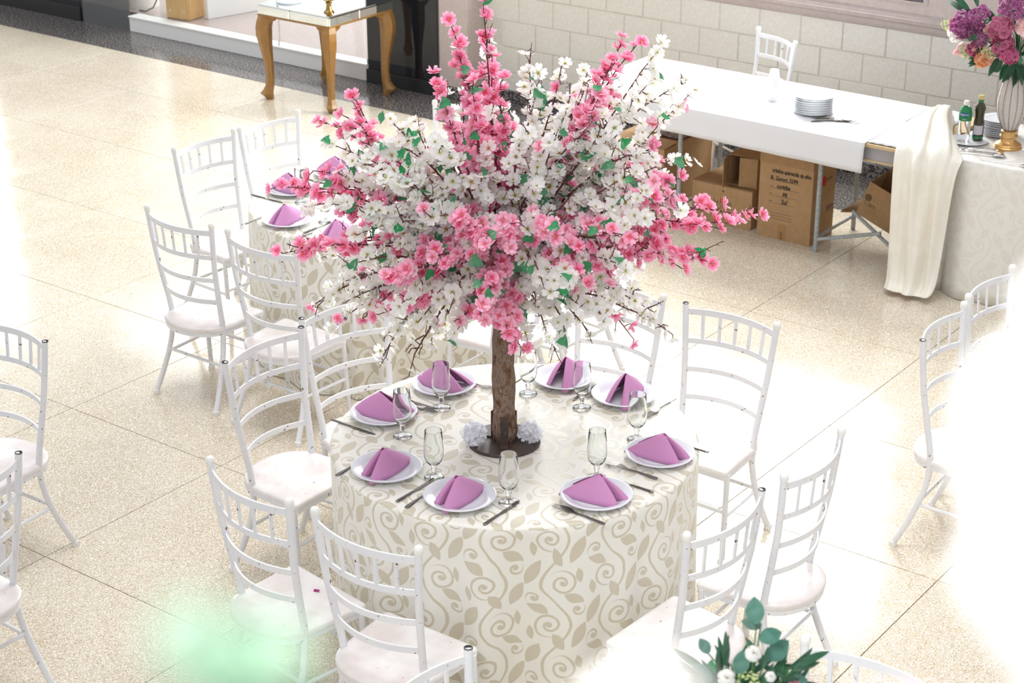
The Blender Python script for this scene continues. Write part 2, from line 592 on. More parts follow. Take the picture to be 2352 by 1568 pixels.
    M['cups'] = mat('frosted_plastic', (0.97, 0.97, 0.98), 0.3, **{'Transmission Weight': 0.2, 'IOR': 1.2})
    M['greenl'] = mat('green_label', (0.01, 0.22, 0.075), 0.4)
    M['bluel'] = mat('blue_label', (0.02, 0.045, 0.30), 0.4)
    M['yellow'] = mat('gold_foil_cap', (0.62, 0.50, 0.20), 0.4)
    M['wlabel'] = mat('pale_label', (0.60, 0.58, 0.62), 0.6)
    M['ragc'] = mottled('mottled_rag', (0.06, 0.045, 0.05), (0.42, 0.36, 0.36), 16, 0.9)
    M['grey'] = mat('grey_cabinet', (0.36, 0.35, 0.37), 0.4)
    m = mottled('shop_floor', (0.30, 0.235, 0.225), (0.40, 0.32, 0.305), 60, 0.08)
    M['shopfloor'] = m
    M['fluff'] = mottled('fluffy_pink', (0.75, 0.50, 0.48), (0.90, 0.75, 0.72), 25, 0.95)
    M['petal_bit'] = mat('magenta_petal', (0.45, 0.01, 0.22), 0.6)


make_materials()


# ---------------------------------------------------------------- the setting
def build_setting():
    mb = MB()
    mb.box((-11.65, -5.0, -0.30), (4.4, 5.62, -0.02))
    fl = struct('floor', mb, M['grout'])
    S, G = 0.973, 0.0017
    sl = MB()
    sl.box((G, G, -0.02), (S - G, S - G, 0.0), 0.0012)
    sme = sl.mesh('floor_slab', False)
    sme.materials.append(M['terrazzo'])
    ys = [2.184 + S * k for k in range(-7, 3)]
    for i in range(-12, 4):
        for y in ys:
            if y > 4.0 or (y < -2.5 and i < -5) or (i < -9 and y < 0):
                continue
            obj('floor_slab', sme, None, fl, loc=(0.17 + S * i, y, 0))
    e = MB()
    e.box((G, G, -0.02), (S - G, 4.888 - (2.184 + 2 * S) - 0.001, 0.0), 0.0012)
    eme = e.mesh('floor_slab', False)
    eme.materials.append(M['terrazzo'])
    for i in range(-12, 4):
        obj('floor_slab', eme, None, fl, loc=(0.17 + S * i, 2.184 + 2 * S, 0))
    g = MB()
    g.box((-11.65, 4.892, -0.02), (4.1, 5.60, 0.0))
    struct('trim_1', g, M['granite'])                       # dark granite border along the wall
    b = MB()
    b.box((-4.42, 5.568, 0.0), (4.1, 5.60, 0.085), 0.003)
    struct('baseboard_back', b, M['granite'])
    # block wall
    w = MB()
    w.box((-4.87, 5.60, 0.0), (4.1, 5.75, 1.18))
    w.box((-4.87, 5.60, 1.18), (-4.28, 5.75, 3.6))
    w.box((-1.03, 5.60, 1.18), (4.1, 5.75, 3.6))
    w.box((-4.28, 5.60, 3.42), (-1.03, 5.75, 3.6))
    wall = struct('wall_back', w, M['mortar'])
    rnd = random.Random(3)
    blk = MB()
    blk.box((0.004, -0.007, 0.004), (0.2945, 0.03, 0.184), 0.003)
    bme = blk.mesh('block', False)
    bme.materials.append(M['block'])
    for c in range(5):
        z = 0.024 + 0.188 * c
        x = -4.42 + (0.0 if c % 2 else 0.149)
        while x < 1.2:
            o = obj('block', bme, None, wall, loc=(x, 5.60 + rnd.uniform(-0.002, 0.002), z))
            x += 0.2985
    # moulded band and plaster above it
    prof = [(5.60, 0.962), (5.585, 0.964), (5.575, 0.985), (5.575, 1.008), (5.552, 1.020), (5.545, 1.045), (5.556, 1.052), (5.556, 1.062), (5.575, 1.072), (5.59, 1.082), (5.60, 1.084)]
    mm = MB()
    vs = [(x, y, z) for x in (-4.44, 4.1) for y, z in prof]
    n = len(prof)
    fs = [(i, i + 1, n + i + 1, n + i) for i in range(n - 1)] + [tuple(range(n)), tuple(range(2 * n - 1, n - 1, -1))]
    mm.add(vs, fs)
    struct('trim_2', mm, M['mould'])
    pl = MB()
    pl.box((-4.44, 5.586, 1.08), (4.1, 5.602, 1.135))
    pl.box((-4.44, 5.586, 1.135), (-4.28, 5.602, 3.6))
    pl.box((-1.03, 5.586, 1.135), (4.1, 5.602, 3.6))
    pl.box((-4.28, 5.586, 3.42), (-1.03, 5.602, 3.6))
    struct('wall_upper', pl, M['mauve'])
    fr = MB()
    for a, b_ in (((-4.28, 5.58, 1.135), (-1.03, 5.64, 1.150)), ((-4.28, 5.58, 3.40), (-1.03, 5.64, 3.42)), ((-4.28, 5.58, 1.15), (-4.25, 5.64, 3.40)), ((-1.06, 5.58, 1.15), (-1.03, 5.64, 3.40)), ((-2.68, 5.60, 1.18), (-2.64, 5.64, 3.40))):
        fr.box(a, b_)
    win = struct('window_1', fr, M['mould'])
    p = MB()
    p.box((-4.25, 5.596, 1.15), (-1.06, 5.61, 1.18))
    tag(obj('dark_lower_pane', p, mottled('dark_glossy_pane', (0.012, 0.012, 0.03), (0.30, 0.22, 0.26), 9, 0.08, lo=0.55, hi=0.7), win, smooth=False), label='dark glossy strip along the foot of the window')
    p = MB()
    p.box((-4.25, 5.612, 1.18), (-1.06, 5.618, 3.40))
    obj('pane', p, M['pane'], win, smooth=False)
    # pillar between shop front and block wall
    pi_ = MB()
    pi_.box((-4.70, 5.40, 0.085), (-4.44, 5.62, 3.4), 0.006)
    struct('wall_pillar', pi_, M['mauve'])
    pb = MB()
    pb.box((-4.705, 5.392, 0.0), (-4.435, 5.62, 0.085), 0.004)
    struct('baseboard_pillar', pb, M['granite'])
    # shop front
    st = MB()
    st.box((-8.0, 5.385, 0.0), (-5.385, 5.50, 0.118), 0.004)
    struct('trim_3', st, M['white'])
    lip = MB()
    lip.box((-8.0, 5.375, 0.118), (-5.385, 5.50, 0.132), 0.003)
    struct('trim_4', lip, M['white'])
    sf = MB()
    sf.box((-11.65, 5.50, -0.02), (-5.385, 8.6, 0.130))
    struct('floor_shop', sf, M['shopfloor'])
    bw = MB()
    bw.box((-11.65, 8.6, 0.0), (-4.87, 8.75, 3.4))
    struct('wall_shop', bw, M['white'])
    # the glass panes of the front
    for k, (x0, x1, mt, nm) in enumerate(((-7.985, -6.30, 'pane', 'pane'), (-6.285, -5.39, 'pane', 'pane'))):
        f = MB()
        f.box((x1, 5.388, 0.132), (x1 + 0.012, 5.402, 2.6))
        wf = struct('window_%d' % (k + 2), f, M['chrome'])
        g = MB()
        g.box((x0, 5.392, 0.134), (x1, 5.398, 2.6))
        obj('pane', g, M[mt], wf, smooth=False)
    dk = MB()
    dk.box((-5.375, 5.388, 0.10), (-4.705, 5.40, 2.6))
    d = struct('window_4', dk, M['dark_glass'])
    dp = MB()
    dp.box((-5.385, 5.37, 0.0), (-4.70, 5.41, 0.10), 0.003)
    obj('plinth', dp, M['black'], d, smooth=False)
    # the ledge of the gallery the flowers in front stand on
    lg = MB()
    lg.box((3.15, -4.62, 2.95), (3.75, -4.28, 3.20), 0.01)
    struct('trim_5', lg, M['mauve'])


build_setting()


# ---------------------------------------------------------------- chairs
def lerp_prof(prof, z):
    for (z0, v0), (z1, v1) in zip(prof, prof[1:]):
        if z0 >= z >= z1:
            t = (z0 - z) / (z0 - z1)
            return v0 + (v1 - v0) * t
    return prof[-1][1]


POST_Y = [(0.91, 0.0), (0.80, 0.008), (0.69, 0.018), (0.55, 0.040), (0.46, 0.056), (0.40, 0.064), (0.33, 0.062), (0.26, 0.050), (0.20, 0.032), (0.12, 0.004), (0.05, -0.026), (0.0, -0.045)]
POST_X = [(0.91, 0.206), (0.69, 0.188), (0.55, 0.176), (0.45, 0.168), (0.33, 0.166), (0.2, 0.174), (0.08, 0.190), (0.0, 0.198)]


def chair_meshes():
    R = {}
    for s in (-1, 1):
        path = [(s * lerp_prof(POST_X, z), lerp_prof(POST_Y, z), z) for z, _ in POST_Y]
        path[-1] = (path[-1][0], path[-1][1], 0.012)
        mb = MB()
        mb.tube(path, 0.0128, 10)
        R['post', s] = mb.mesh('back_post')
        mb = MB()
        mb.tube([(s * 0.186, 0.292, 0.385), (s * 0.188, 0.300, 0.2), (s * 0.192, 0.312, 0.012)], 0.0115, 10)
        R['leg', s] = mb.mesh('front_leg')
        mb = MB()
        x, y = s * 0.206, 0.0
        mb.lathe([(0.0136, 0.902), (0.0150, 0.908), (0.0158, 0.916), (0.0148, 0.924), (0.0105, 0.930), (0.0, 0.932)], 12, Matrix.Translation((x, y, 0)))
        R['cap', s] = mb.mesh('post_cap')
        mb = MB()
        mb.lathe([(0.0129, 0.9095), (0.0129, 0.9125), (0.0105, 0.9128), (0.0100, 0.9098), (0.0, 0.9096)], 12, Matrix.Translation((x, y, 0)))
        R['open', s] = mb.mesh('tube_end')
        for nm, (fx, fy) in (('rear', (s * 0.198, -0.045)), ('front', (s * 0.192, 0.312))):
            mb = MB()
            mb.lathe([(0.0, 0.0), (0.016, 0.0), (0.0165, 0.008), (0.0148, 0.02), (0.0135, 0.021)], 12, Matrix.Translation((fx, fy, 0)))
            R['foot_' + nm, s] = mb.mesh('foot_cap')
    # flat curved rails
    for k, z in enumerate((0.878, 0.757, 0.640, 0.527)):
        mb = MB()
        w, y0 = lerp_prof(POST_X, z), lerp_prof(POST_Y, z)
        n, hgt, th = 15, (0.026, 0.022, 0.022, 0.022)[k], 0.0035
        sec = []
        for i in range(n):
            t = -1 + 2 * i / (n - 1)
            yy = y0 - 0.052 * (1 - t * t)
            sec.append((t * w, yy))
        vs, fs = [], []
        for (x, y) in sec:
            vs += [(x, y - th, z - hgt / 2), (x, y + th, z - hgt / 2), (x, y + th, z + hgt / 2), (x, y - th, z + hgt / 2)]
        for i in range(n - 1):
            a, b = 4 * i, 4 * i + 4
            for j in range(4):
                j2 = (j + 1) % 4
                fs.append((a + j, b + j, b + j2, a + j2))
        fs += [(0, 1, 2, 3), (4 * n - 1, 4 * n - 2, 4 * n - 3, 4 * n - 4)]
        mb.add(vs, fs)
        R['rail', k] = mb.mesh('back_rail')
    for k in range(5):
        t = -0.68 + 0.34 * k
        mb = MB()
        za, zb = 0.868, 0.766
        pa = Vector((t * lerp_prof(POST_X, za), lerp_prof(POST_Y, za) - 0.052 * (1 - t * t), za))
        pb = Vector((t * lerp_prof(POST_X, zb), lerp_prof(POST_Y, zb) - 0.052 * (1 - t * t), zb))
        q = [Vector((0.0065, 0, 0)), Vector((0, 0.003, 0))]
        vs = []
        for p in (pb, pa):
            for sx, sy in ((-1, -1), (1, -1), (1, 1), (-1, 1)):
                vs.append(p + q[0] * sx + q[1] * sy)
        mb.add(vs, [(3, 2, 1, 0), (4, 5, 6, 7), (0, 1, 5, 4), (1, 2, 6, 5), (2, 3, 7, 6), (3, 0, 4, 7)])
        R['spindle', k] = mb.mesh('spindle', False)
    # seat: straight front, tapering sides, rounded back
    out = [(-0.193, 0.312), (0.193, 0.312)]
    out = []
    for s in (1,):
        pts = [(0.183, 0.315), (0.193, 0.306), (0.190, 0.25), (0.184, 0.15), (0.179, 0.08)]
        arc = [(0.179 * math.cos(a), 0.07 - 0.128 * math.sin(a)) for a in np.linspace(0.06, PI / 2, 9)]
        half = pts + arc
        out = half + [(-x, y) for x, y in reversed(half[:-1])]
    def shrink(o, d):
        c = Vector((0, 0.12))
        return [(x - (x - c.x) / max(1e-6, (Vector((x, y)) - c).length) * d, y - (y - c.y) / max(1e-6, (Vector((x, y)) - c).length) * d) for x, y in o]
    mb = MB()
    layers = [(out, 0.384), (out, 0.397), (shrink(out, 0.003), 0.4015), (shrink(out, 0.010), 0.4045), (shrink(out, 0.028), 0.4065)]
    n = len(out)
    vs = [(x, y, z) for o_, z in layers for x, y in o_] + [(0, 0.12, 0.4075)]
    fs = [tuple(range(n - 1, -1, -1)) if False else tuple(range(n))]
    for L in range(len(layers) - 1):
        for i in range(n):
            i2 = (i + 1) % n
            fs.append((L * n + i, (L + 1) * n + i, (L + 1) * n + i2, L * n + i2))
    c = len(vs) - 1
    for i in range(n):
        fs.append(((len(layers) - 1) * n + i, c, (len(layers) - 1) * n + (i + 1) % n))
    mb.add(vs, fs)
    R['seat'] = mb.mesh('seat')
    mb = MB()
    o1, o2 = shrink(out, 0.004), shrink(out, 0.024)
    vs = [(x, y, z) for o_, z in ((o1, 0.362), (o1, 0.384), (o2, 0.384), (o2, 0.362)) for x, y in o_]
    fs = []
    for L in range(4):
        L2 = (L + 1) % 4
        for i in range(n):
            i2 = (i + 1) % n
            fs.append((L * n + i, L2 * n + i, L2 * n + i2, L * n + i2))
    mb.add(vs, fs)
    R['frame'] = mb.mesh('seat_frame', True, 30)
    ry, fy = lerp_prof(POST_Y, 0.2), 0.300
    for nm, a, b in (('l', (-0.174, ry, 0.2), (-0.188, fy, 0.2)), ('r', (0.174, ry, 0.2), (0.188, fy, 0.2)), ('b', (-0.172, ry + 0.004, 0.212), (0.172, ry + 0.004, 0.212)), ('f', (-0.187, fy, 0.22), (0.187, fy, 0.22))):
        mb = MB()
        mb.tube([a, b], 0.0075, 8)
        R['str', nm] = mb.mesh('stretcher')
    for k, me in R.items():
        key = k[0] if isinstance(k, tuple) else k
        me.materials.append(M['seat'] if key == 'seat' else M['cap'] if key in ('cap', 'foot_rear', 'foot_front') else M['hollow'] if key == 'open' else M['enamel'])
    return R


CH = chair_meshes()


def chair(x, y, face, label, group, caps='ww'):
    """x, y: floor point under the middle of the back's top; face: direction the sitter looks (degrees)"""
    t = thing('tiffany_chair', label, 'chair', (x, y, 0), math.radians(face - 90), group)
    for i, s in enumerate((-1, 1)):
        p = obj('back_post', CH['post', s], None, t)
        if caps[i] == 'w':
            obj('post_cap', CH['cap', s], None, p)
        else:
            tag(obj('tube_end', CH['open', s], None, p), label='dark open end of the tube')
        obj('foot_cap', CH['foot_rear', s], None, p)
        l = obj('leg', CH['leg', s], None, t)
        obj('foot_cap', CH['foot_front', s], None, l)
    for k in range(4):
        obj('back_rail', CH['rail', k], None, t)
    for k in range(5):
        obj('spindle', CH['spindle', k], None, t)
    obj('seat', CH['seat'], None, t)
    obj('seat_frame', CH['frame'], None, t)
    for nm in 'lrbf':
        obj('stretcher', CH['str', nm], None, t)
    return t


G1, G2, G3 = 'white metal chairs around the table with the blossom tree', 'white metal chairs around the table behind the tree', 'white metal chairs of the tables at the picture edges'
CHAIRS = [
    (-0.315, -1.01, 82, 'white metal chair at the lower left whose seat carries a magenta petal', G1, 'ww'),
    (0.197, -1.028, 91, 'white metal chair with back turned at the tree table, right beside the petal chair', G1, 'ww'),
    (-1.054, -0.172, 0, 'white metal chair with open tube ends left of the tree table, seat fully visible', G1, 'oo'),
    (-1.062, 0.299, -14, 'white metal chair left of the tree table, half behind hanging white blossoms', G1, 'oo'),
    (-0.294, 1.113, -89, 'white metal chair behind the tree table under the right blossoms', G1, 'ww'),
    (0.214, 1.134, -90, 'white metal chair behind the tree table in bright light, right of the blossoms', G1, 'wo'),
    (1.049, 0.25, 181, 'white metal chair right of the tree table, farther of the pair, seat fully visible', G1, 'ww'),
    (1.017, -0.268, 176, 'white metal chair right of the tree table, just behind the green foliage', G1, 'wo'),
    (-3.102, 1.524, -1, 'white metal chair left of the back table, nearer of the left pair', G2, 'ww'),
    (-3.078, 1.973, -4, 'white metal chair left of the back table, farthest and uppermost of the left pair', G2, 'ww'),
    (-2.354, 0.633, 90, 'white metal chair with back turned, near left of the back table, seat visible', G2, 'ww'),
    (-1.835, 0.628, 90, 'white metal chair pushed to the near side of the back table under the blossoms', G2, 'wo'),
    (-0.99, 1.42, 180, 'white metal chair right of the back table, directly behind the tree trunk', G2, 'ww'),
    (-0.985, 1.93, 176, 'white metal chair right of the back table, farther one, standing in bright light', G2, 'ww'),
    (-2.386, 2.755, -91, 'white metal chair on the far side of the back table behind the pink plume', G2, 'ww'),
    (-1.83, 2.76, -89, 'white metal chair on the far side of the back table behind white blossoms', G2, 'ww'),
    (-1.945, -0.655, -88, 'white metal chair cut by the left picture edge, upper one of the two', G3, 'oo'),
    (-1.075, -1.52, 181, 'white metal chair cut by the left picture edge, lower one of the two', G3, 'oo'),
    (0.92, 1.559, 2, 'white metal chair at the right edge, half lost in the pale blur', G3, 'wo'),
    (0.90, 2.06, -2, 'white metal chair at the right edge below the damask cloth, behind another chair', G3, 'ww'),
    (0.845, -1.55, 1, 'white metal chair at the bottom edge, only its top rail and dark post end show', G3, 'oo'),
    (1.77, -0.76, -88, 'white metal chair at the bottom right behind the foliage, only its top rail shows', G3, 'ww'),
    (-1.83, 5.18, -118, 'white metal chair standing between the buffet table and the block wall', 'white metal chair by the wall', 'ww'),
]
for c in CHAIRS:
    chair(*c)

pb = MB()
pb.add([(0, 0, 0), (0.012, 0.004, 0.002), (0.02, 0.014, 0.005), (0.008, 0.016, 0.002), (-0.004, 0.009, 0.004), (0.007, 0.009, 0.0055)], [(0, 1, 5), (1, 2, 5), (2, 3, 5), (3, 4, 5), (4, 0, 5)])
tag(solidify(obj('fallen_petal', pb, M['petal_bit'], loc=(-0.275, -0.78, 0.408)), 0.0008), 'small magenta flower petal lying on the seat of the lower left chair', 'petal')


# ---------------------------------------------------------------- round tables, cloths
def cloth_mesh(R, top, seed, drop=None, n=264, rows=16):
    rnd = random.Random(seed)
    ph = [rnd.uniform(0, 6.28) for _ in range(6)]
    drop = drop or top - 0.004
    mb = MB()
    rings = []
    tops = (0.0, 0.2, 0.4, 0.52, R - 0.05, R - 0.012)
    P, UV = [], []
    prof = [(r_, top, 0) for r_ in tops] + [(R - 0.004, top - 0.002, 0), (R + 0.001, top - 0.008, 0)]
    nt = len(prof)
    for k in range(1, rows + 1):
        d = 0.008 + (drop - 0.008) * (k / rows) ** 1.15
        prof.append((R + 0.002, top - d, d))
    for i in range(n):
        th = 2 * PI * i / n
        tw = th + 0.05 * math.sin(3 * th + ph[0]) + 0.04 * math.sin(5 * th + ph[1])
        f = 0.55 * math.cos(17 * tw + ph[2] + 1.5 * math.sin(2 * th + ph[5])) + 0.45 * math.cos(11 * tw + ph[3]) + 0.25 * math.cos(27 * tw + ph[4])
        f = f * (0.65 + 0.35 * math.cos(3 * th + ph[1]))
        row = []
        for (r_, z, d) in prof:
            if d > 0:
                a = (d / drop)
                rr = r_ + 0.030 * a + 0.070 * a ** 0.65 * (f - 0.45) * (0.5 + 0.5 * a)
            else:
                rr = r_
            row.append((rr * math.cos(th), rr * math.sin(th), z))
        P.append(row)
    def uv(i, j):
        th = 2 * PI * i / n
        if j >= nt - 1:
            return (th * R, prof[j][1] - 0.3)
        return (prof[j][0] * math.cos(th), prof[j][0] * math.sin(th))
    def uvf(i, j):
        return uv(i, j)
    base = len(mb.v)
    vs = [p for r_ in P for p in r_]
    nv = len(prof)
    fs = []
    for i in range(n):
        for j in range(nv - 1):
            side = j >= nt - 1
            def U(a, b):
                th = 2 * PI * a / n
                if side:
                    return (th * R, -prof[b][2] + 0.13)
                return (prof[b][0] * math.cos(th), prof[b][0] * math.sin(th))
            fs.append((i * nv + j, ((i + 1) % n) * nv + j, ((i + 1) % n) * nv + j + 1, i * nv + j + 1))
            mb.uv[len(fs) - 1] = [U(i, j), U(i + 1, j), U(i + 1, j + 1), U(i, j + 1)]
    fs = [f[::-1] for f in fs]
    mb.uv = {k: v[::-1] for k, v in mb.uv.items()}
    mb.add(vs, fs)
    return mb


TOPZ = 0.762


def round_table(x, y, seed, tlabel, clabel):
    t = thing('round_table', tlabel, 'table', (x, y, 0))
    mb = MB()
    mb.lathe([(0.0, 0.728), (0.638, 0.728), (0.645, 0.733), (0.645, 0.75), (0.64, 0.756), (0.0, 0.756)], 64)
    obj('tabletop', mb, M['board'], t)
    for k in range(4):
        a = PI / 4 + k * PI / 2
        mb = MB()
        mb.tube([(0.42 * math.cos(a), 0.42 * math.sin(a), 0.0), (0.40 * math.cos(a), 0.40 * math.sin(a), 0.727)], 0.016, 8)
        obj('leg', mb, M['galv'], t)
    c = obj('tablecloth', cloth_mesh(0.655, TOPZ, seed), M['vine'], loc=(x, y, 0), rot=(0, 0, seed * 0.7), angle=None)
    tag(c, clabel, 'tablecloth', 'ivory vine-patterned cloths on the round tables')
    return t


round_table(0, 0, 1, 'round table under the long ivory cloth, carrying the blossom tree', 'ivory cloth with scrolling vine pattern hanging from the table of the blossom tree')
round_table(-2.05, 1.69, 2, 'round table behind the blossoms under a long ivory cloth', 'ivory vine-patterned cloth on the round table behind and left of the tree')
round_table(1.95, -1.80, 3, 'round table at the lower right corner carrying the vase with eucalyptus', 'ivory vine-patterned cloth on the table at the lower right corner')


# ---------------------------------------------------------------- place settings
def lathe_mesh(name, prof, n, m, angle=40):
    mb = MB()
    mb.lathe(prof, n)
    me = mb.mesh(name, True, angle)
    me.materials.append(m)
    return me


PLATE = lathe_mesh('plate', [(0.0, 0.003), (0.062, 0.003), (0.064, 0.0), (0.068, 0.0), (0.070, 0.004), (0.085, 0.010), (0.118, 0.0185), (0.1215, 0.0205), (0.1225, 0.0222), (0.121, 0.0238), (0.117, 0.0236), (0.097, 0.0178), (0.090, 0.0140), (0.082, 0.0098), (0.074, 0.0085), (0.0, 0.0085)], 48, M['china'], 60)
GLASS = lathe_mesh('water_goblet', [(0.0, 0.0), (0.033, 0.0), (0.0345, 0.002), (0.033, 0.0045), (0.020, 0.0085), (0.0095, 0.013), (0.0075, 0.020), (0.0078, 0.030), (0.011, 0.036), (0.0085, 0.041), (0.010, 0.047), (0.020, 0.055), (0.029, 0.068), (0.0335, 0.085), (0.0345, 0.105), (0.0325, 0.14), (0.0295, 0.178), (0.0292, 0.1795), (0.0284, 0.1795), (0.0282, 0.178), (0.0310, 0.14), (0.0328, 0.105), (0.0318, 0.086), (0.0272, 0.070), (0.018, 0.058), (0.006, 0.052), (0.0, 0.051)], 28, M['glass'], 60)


def napkin_mesh():
    mb = MB()
    right_back = [(0.006, 0.112), (0.020, 0.110), (0.034, 0.080), (0.046, 0.040), (0.052, 0.0), (0.052, -0.045), (0.047, -0.085), (0.040, -0.108)]
    loop_r = [(0.031, -0.117), (0.021, -0.114), (0.017, -0.102)]
    inner = [(0.016, -0.08), (0.012, -0.045), (0.002, -0.02), (-0.009, -0.04), (-0.012, -0.07)]
    loop_l = [(-0.014, -0.094), (-0.021, -0.104), (-0.030, -0.102), (-0.038, -0.088)]
    left_back = [(-0.048, -0.05), (-0.056, -0.01), (-0.062, 0.03), (-0.067, 0.07), (-0.071, 0.104), (-0.060, 0.110), (-0.044, 0.106)]
    base = right_back + loop_r + inner + loop_l + left_back
    n = len(base)
    rows = 7
    P = []
    for i, (x, y) in enumerate(base):
        side = 1 if i < len(right_back) + 3 else (-1 if i >= len(right_back) + len(loop_r) + len(inner) else 0)
        tx, ty, tz = 0.004 * side, -0.012 + 0.20 * y * 0.5, 0.088 - 0.05 * abs(y + 0.012) / 0.12 * (0.15 if side else 0.2)
        if not side:
            tz -= 0.006
        row = []
        for j in range(rows):
            t = j / (rows - 1)
            bow = 0.010 * math.sin(PI * t)
            L = math.hypot(x, y) + 1e-6
            row.append((x + (tx - x) * t + x / L * bow, y + (ty - y) * t + y / L * bow * 0.5, 0.002 + (tz - 0.002) * t ** 0.95))
        P.append(row)
    mb.grid(P)
    me = mb.mesh('napkin', True, None)
    me.materials.append(M['napkin'])
    return me


NAP = napkin_mesh()


def knife_meshes():
    mb = MB()
    bl = [(-0.0045, 0.0), (0.0045, 0.0), (0.0075, 0.02), (0.0078, 0.07), (0.004, 0.105), (-0.002, 0.116), (-0.005, 0.11), (-0.0055, 0.02)]
    mb.prism(bl, 0.0016, 0.0034)
    a = mb.mesh('blade', False)
    mb = MB()
    secs = [(0.0, 0.0035, 0.0025), (-0.012, 0.0048, 0.0028), (-0.05, 0.0062, 0.0032), (-0.08, 0.0070, 0.0033), (-0.088, 0.0060, 0.0028), (-0.09, 0.0035, 0.0018)]
    vs, fs = [], []
    for (y, w, h) in secs:
        for k in range(8):
            an = 2 * PI * k / 8
            vs.append((w * math.cos(an), y, 0.0036 + h * math.sin(an)))
    for i in range(len(secs) - 1):
        for k in range(8):
            k2 = (k + 1) % 8
            fs.append((i * 8 + k, i * 8 + k2, (i + 1) * 8 + k2, (i + 1) * 8 + k))
    fs += [tuple(range(8)), tuple(range(len(secs) * 8 - 1, len(secs) * 8 - 9, -1))]
    mb.add(vs, fs)
    b = mb.mesh('handle', True, 60)
    for q in (a, b):
        q.materials.append(M['steel'])
    return a, b


def fork_meshes():
    mb = MB()
    zs = lambda y: 0.0022 + 0.008 * max(0, (y - 0.0)) / 0.07 - 0.010 * max(0, (y - 0.045)) / 0.05
    for k in range(4):
        x = -0.0092 + 0.0061 * k
        vs, fs = [], []
        pts = [(0.045, 0.0019), (0.07, 0.0017), (0.09, 0.0013), (0.098, 0.0006)]
        for (y, w) in pts:
            z = zs(y)
            vs += [(x - w, y, z), (x + w, y, z), (x + w, y, z + 0.0018), (x - w, y, z + 0.0018)]
        for i in range(len(pts) - 1):
            for j in range(4):
                j2 = (j + 1) % 4
                fs.append((4 * i + j, 4 * i + j2, 4 * i + 4 + j2, 4 * i + 4 + j))
        fs += [(3, 2, 1, 0), (12, 13, 14, 15)]
        mb.add(vs, fs)
    pts = [(0.0, 0.0032), (0.012, 0.005), (0.025, 0.0105), (0.038, 0.0122), (0.0465, 0.0113)]
    vs, fs = [], []
    for (y, w) in pts:
        z = zs(y)
        vs += [(-w, y, z), (w, y, z), (w, y, z + 0.002), (-w, y, z + 0.002)]
    for i in range(len(pts) - 1):
        for j in range(4):
            j2 = (j + 1) % 4
            fs.append((4 * i + j, 4 * i + j2, 4 * i + 4 + j2, 4 * i + 4 + j))
    fs += [(3, 2, 1, 0), (16, 17, 18, 19)]
    mb.add(vs, fs)
    a = mb.mesh('tines', True, 30)
    mb = MB()
    pts = [(0.002, 0.0032, 0.002), (-0.03, 0.0034, 0.0045), (-0.07, 0.006, 0.003), (-0.1, 0.0088, 0.0018), (-0.108, 0.0078, 0.0014), (-0.112, 0.004, 0.0012)]
    vs, fs = [], []
    for (y, w, z) in pts:
        vs += [(-w, y, z), (w, y, z), (w * 0.8, y, z + 0.0026), (-w * 0.8, y, z + 0.0026)]
    for i in range(len(pts) - 1):
        for j in range(4):
            j2 = (j + 1) % 4
            fs.append((4 * i + j, 4 * i + 4 + j, 4 * i + 4 + j2, 4 * i + j2))
    fs += [(0, 1, 2, 3), (23, 22, 21, 20)]
    mb.add(vs, fs)
    b = mb.mesh('handle', True, 40)
    for q in (a, b):
        q.materials.append(M['steel'])
    return a, b


KN, FK = knife_meshes(), fork_meshes()


def setting(tx, ty, px, py, face, where, tname, gl=None, kn=None, fk=None):
    """plate at px, py (from the table centre); face = side the guest sits on, degrees; local -y is towards the guest"""
    rz = math.radians(face + 90)
    c, s = math.cos(rz), math.sin(rz)
    rnd = random.Random(int((px * 31 + py * 57) * 1000))
    def at(lx, ly):
        return (tx + px + lx * c - ly * s, ty + py + lx * s + ly * c)
    z = TOPZ + 0.0005
    p = obj('dinner_plate', PLATE, None, loc=(tx + px, ty + py, z), rot=(0, 0, rz))
    tag(p, 'white china dinner plate under a folded napkin, %s, %s' % (where, tname), 'plate', 'dinner plates on the ' + tname)
    n = obj('folded_napkin', NAP, None, loc=(tx + px, ty + py, z + 0.0085), rot=(0, 0, rz + rnd.uniform(-0.12, 0.12)))
    tag(n, 'mauve cloth napkin folded into a tent, %s, %s' % (where, tname), 'napkin', 'folded mauve napkins on the ' + tname)
    solidify(n, 0.0028, 0)
    if kn:
        q = at(*kn)
        t = thing('table_knife', 'steel table knife beside the plate, %s, %s' % (where, tname), 'knife', (q[0], q[1], z), rz + kn_rot.get(where, 0.02), 'table knives on the ' + tname)
        obj('blade', KN[0], None, t)
        obj('handle', KN[1], None, t)
    if fk:
        q = at(*fk)
        t = thing('table_fork', 'steel dinner fork beside the plate, %s, %s' % (where, tname), 'fork', (q[0], q[1], z), rz + rnd.uniform(-0.03, 0.06), 'dinner forks on the ' + tname)
        obj('tines', FK[0], None, t)
        obj('handle', FK[1], None, t)
    if gl:
        q = gl
        g = obj('water_goblet', GLASS, None, loc=(tx + q[0], ty + q[1], z))
        tag(g, 'clear stemmed water glass, %s, %s' % (where, tname), 'glass', 'water glasses on the ' + tname)


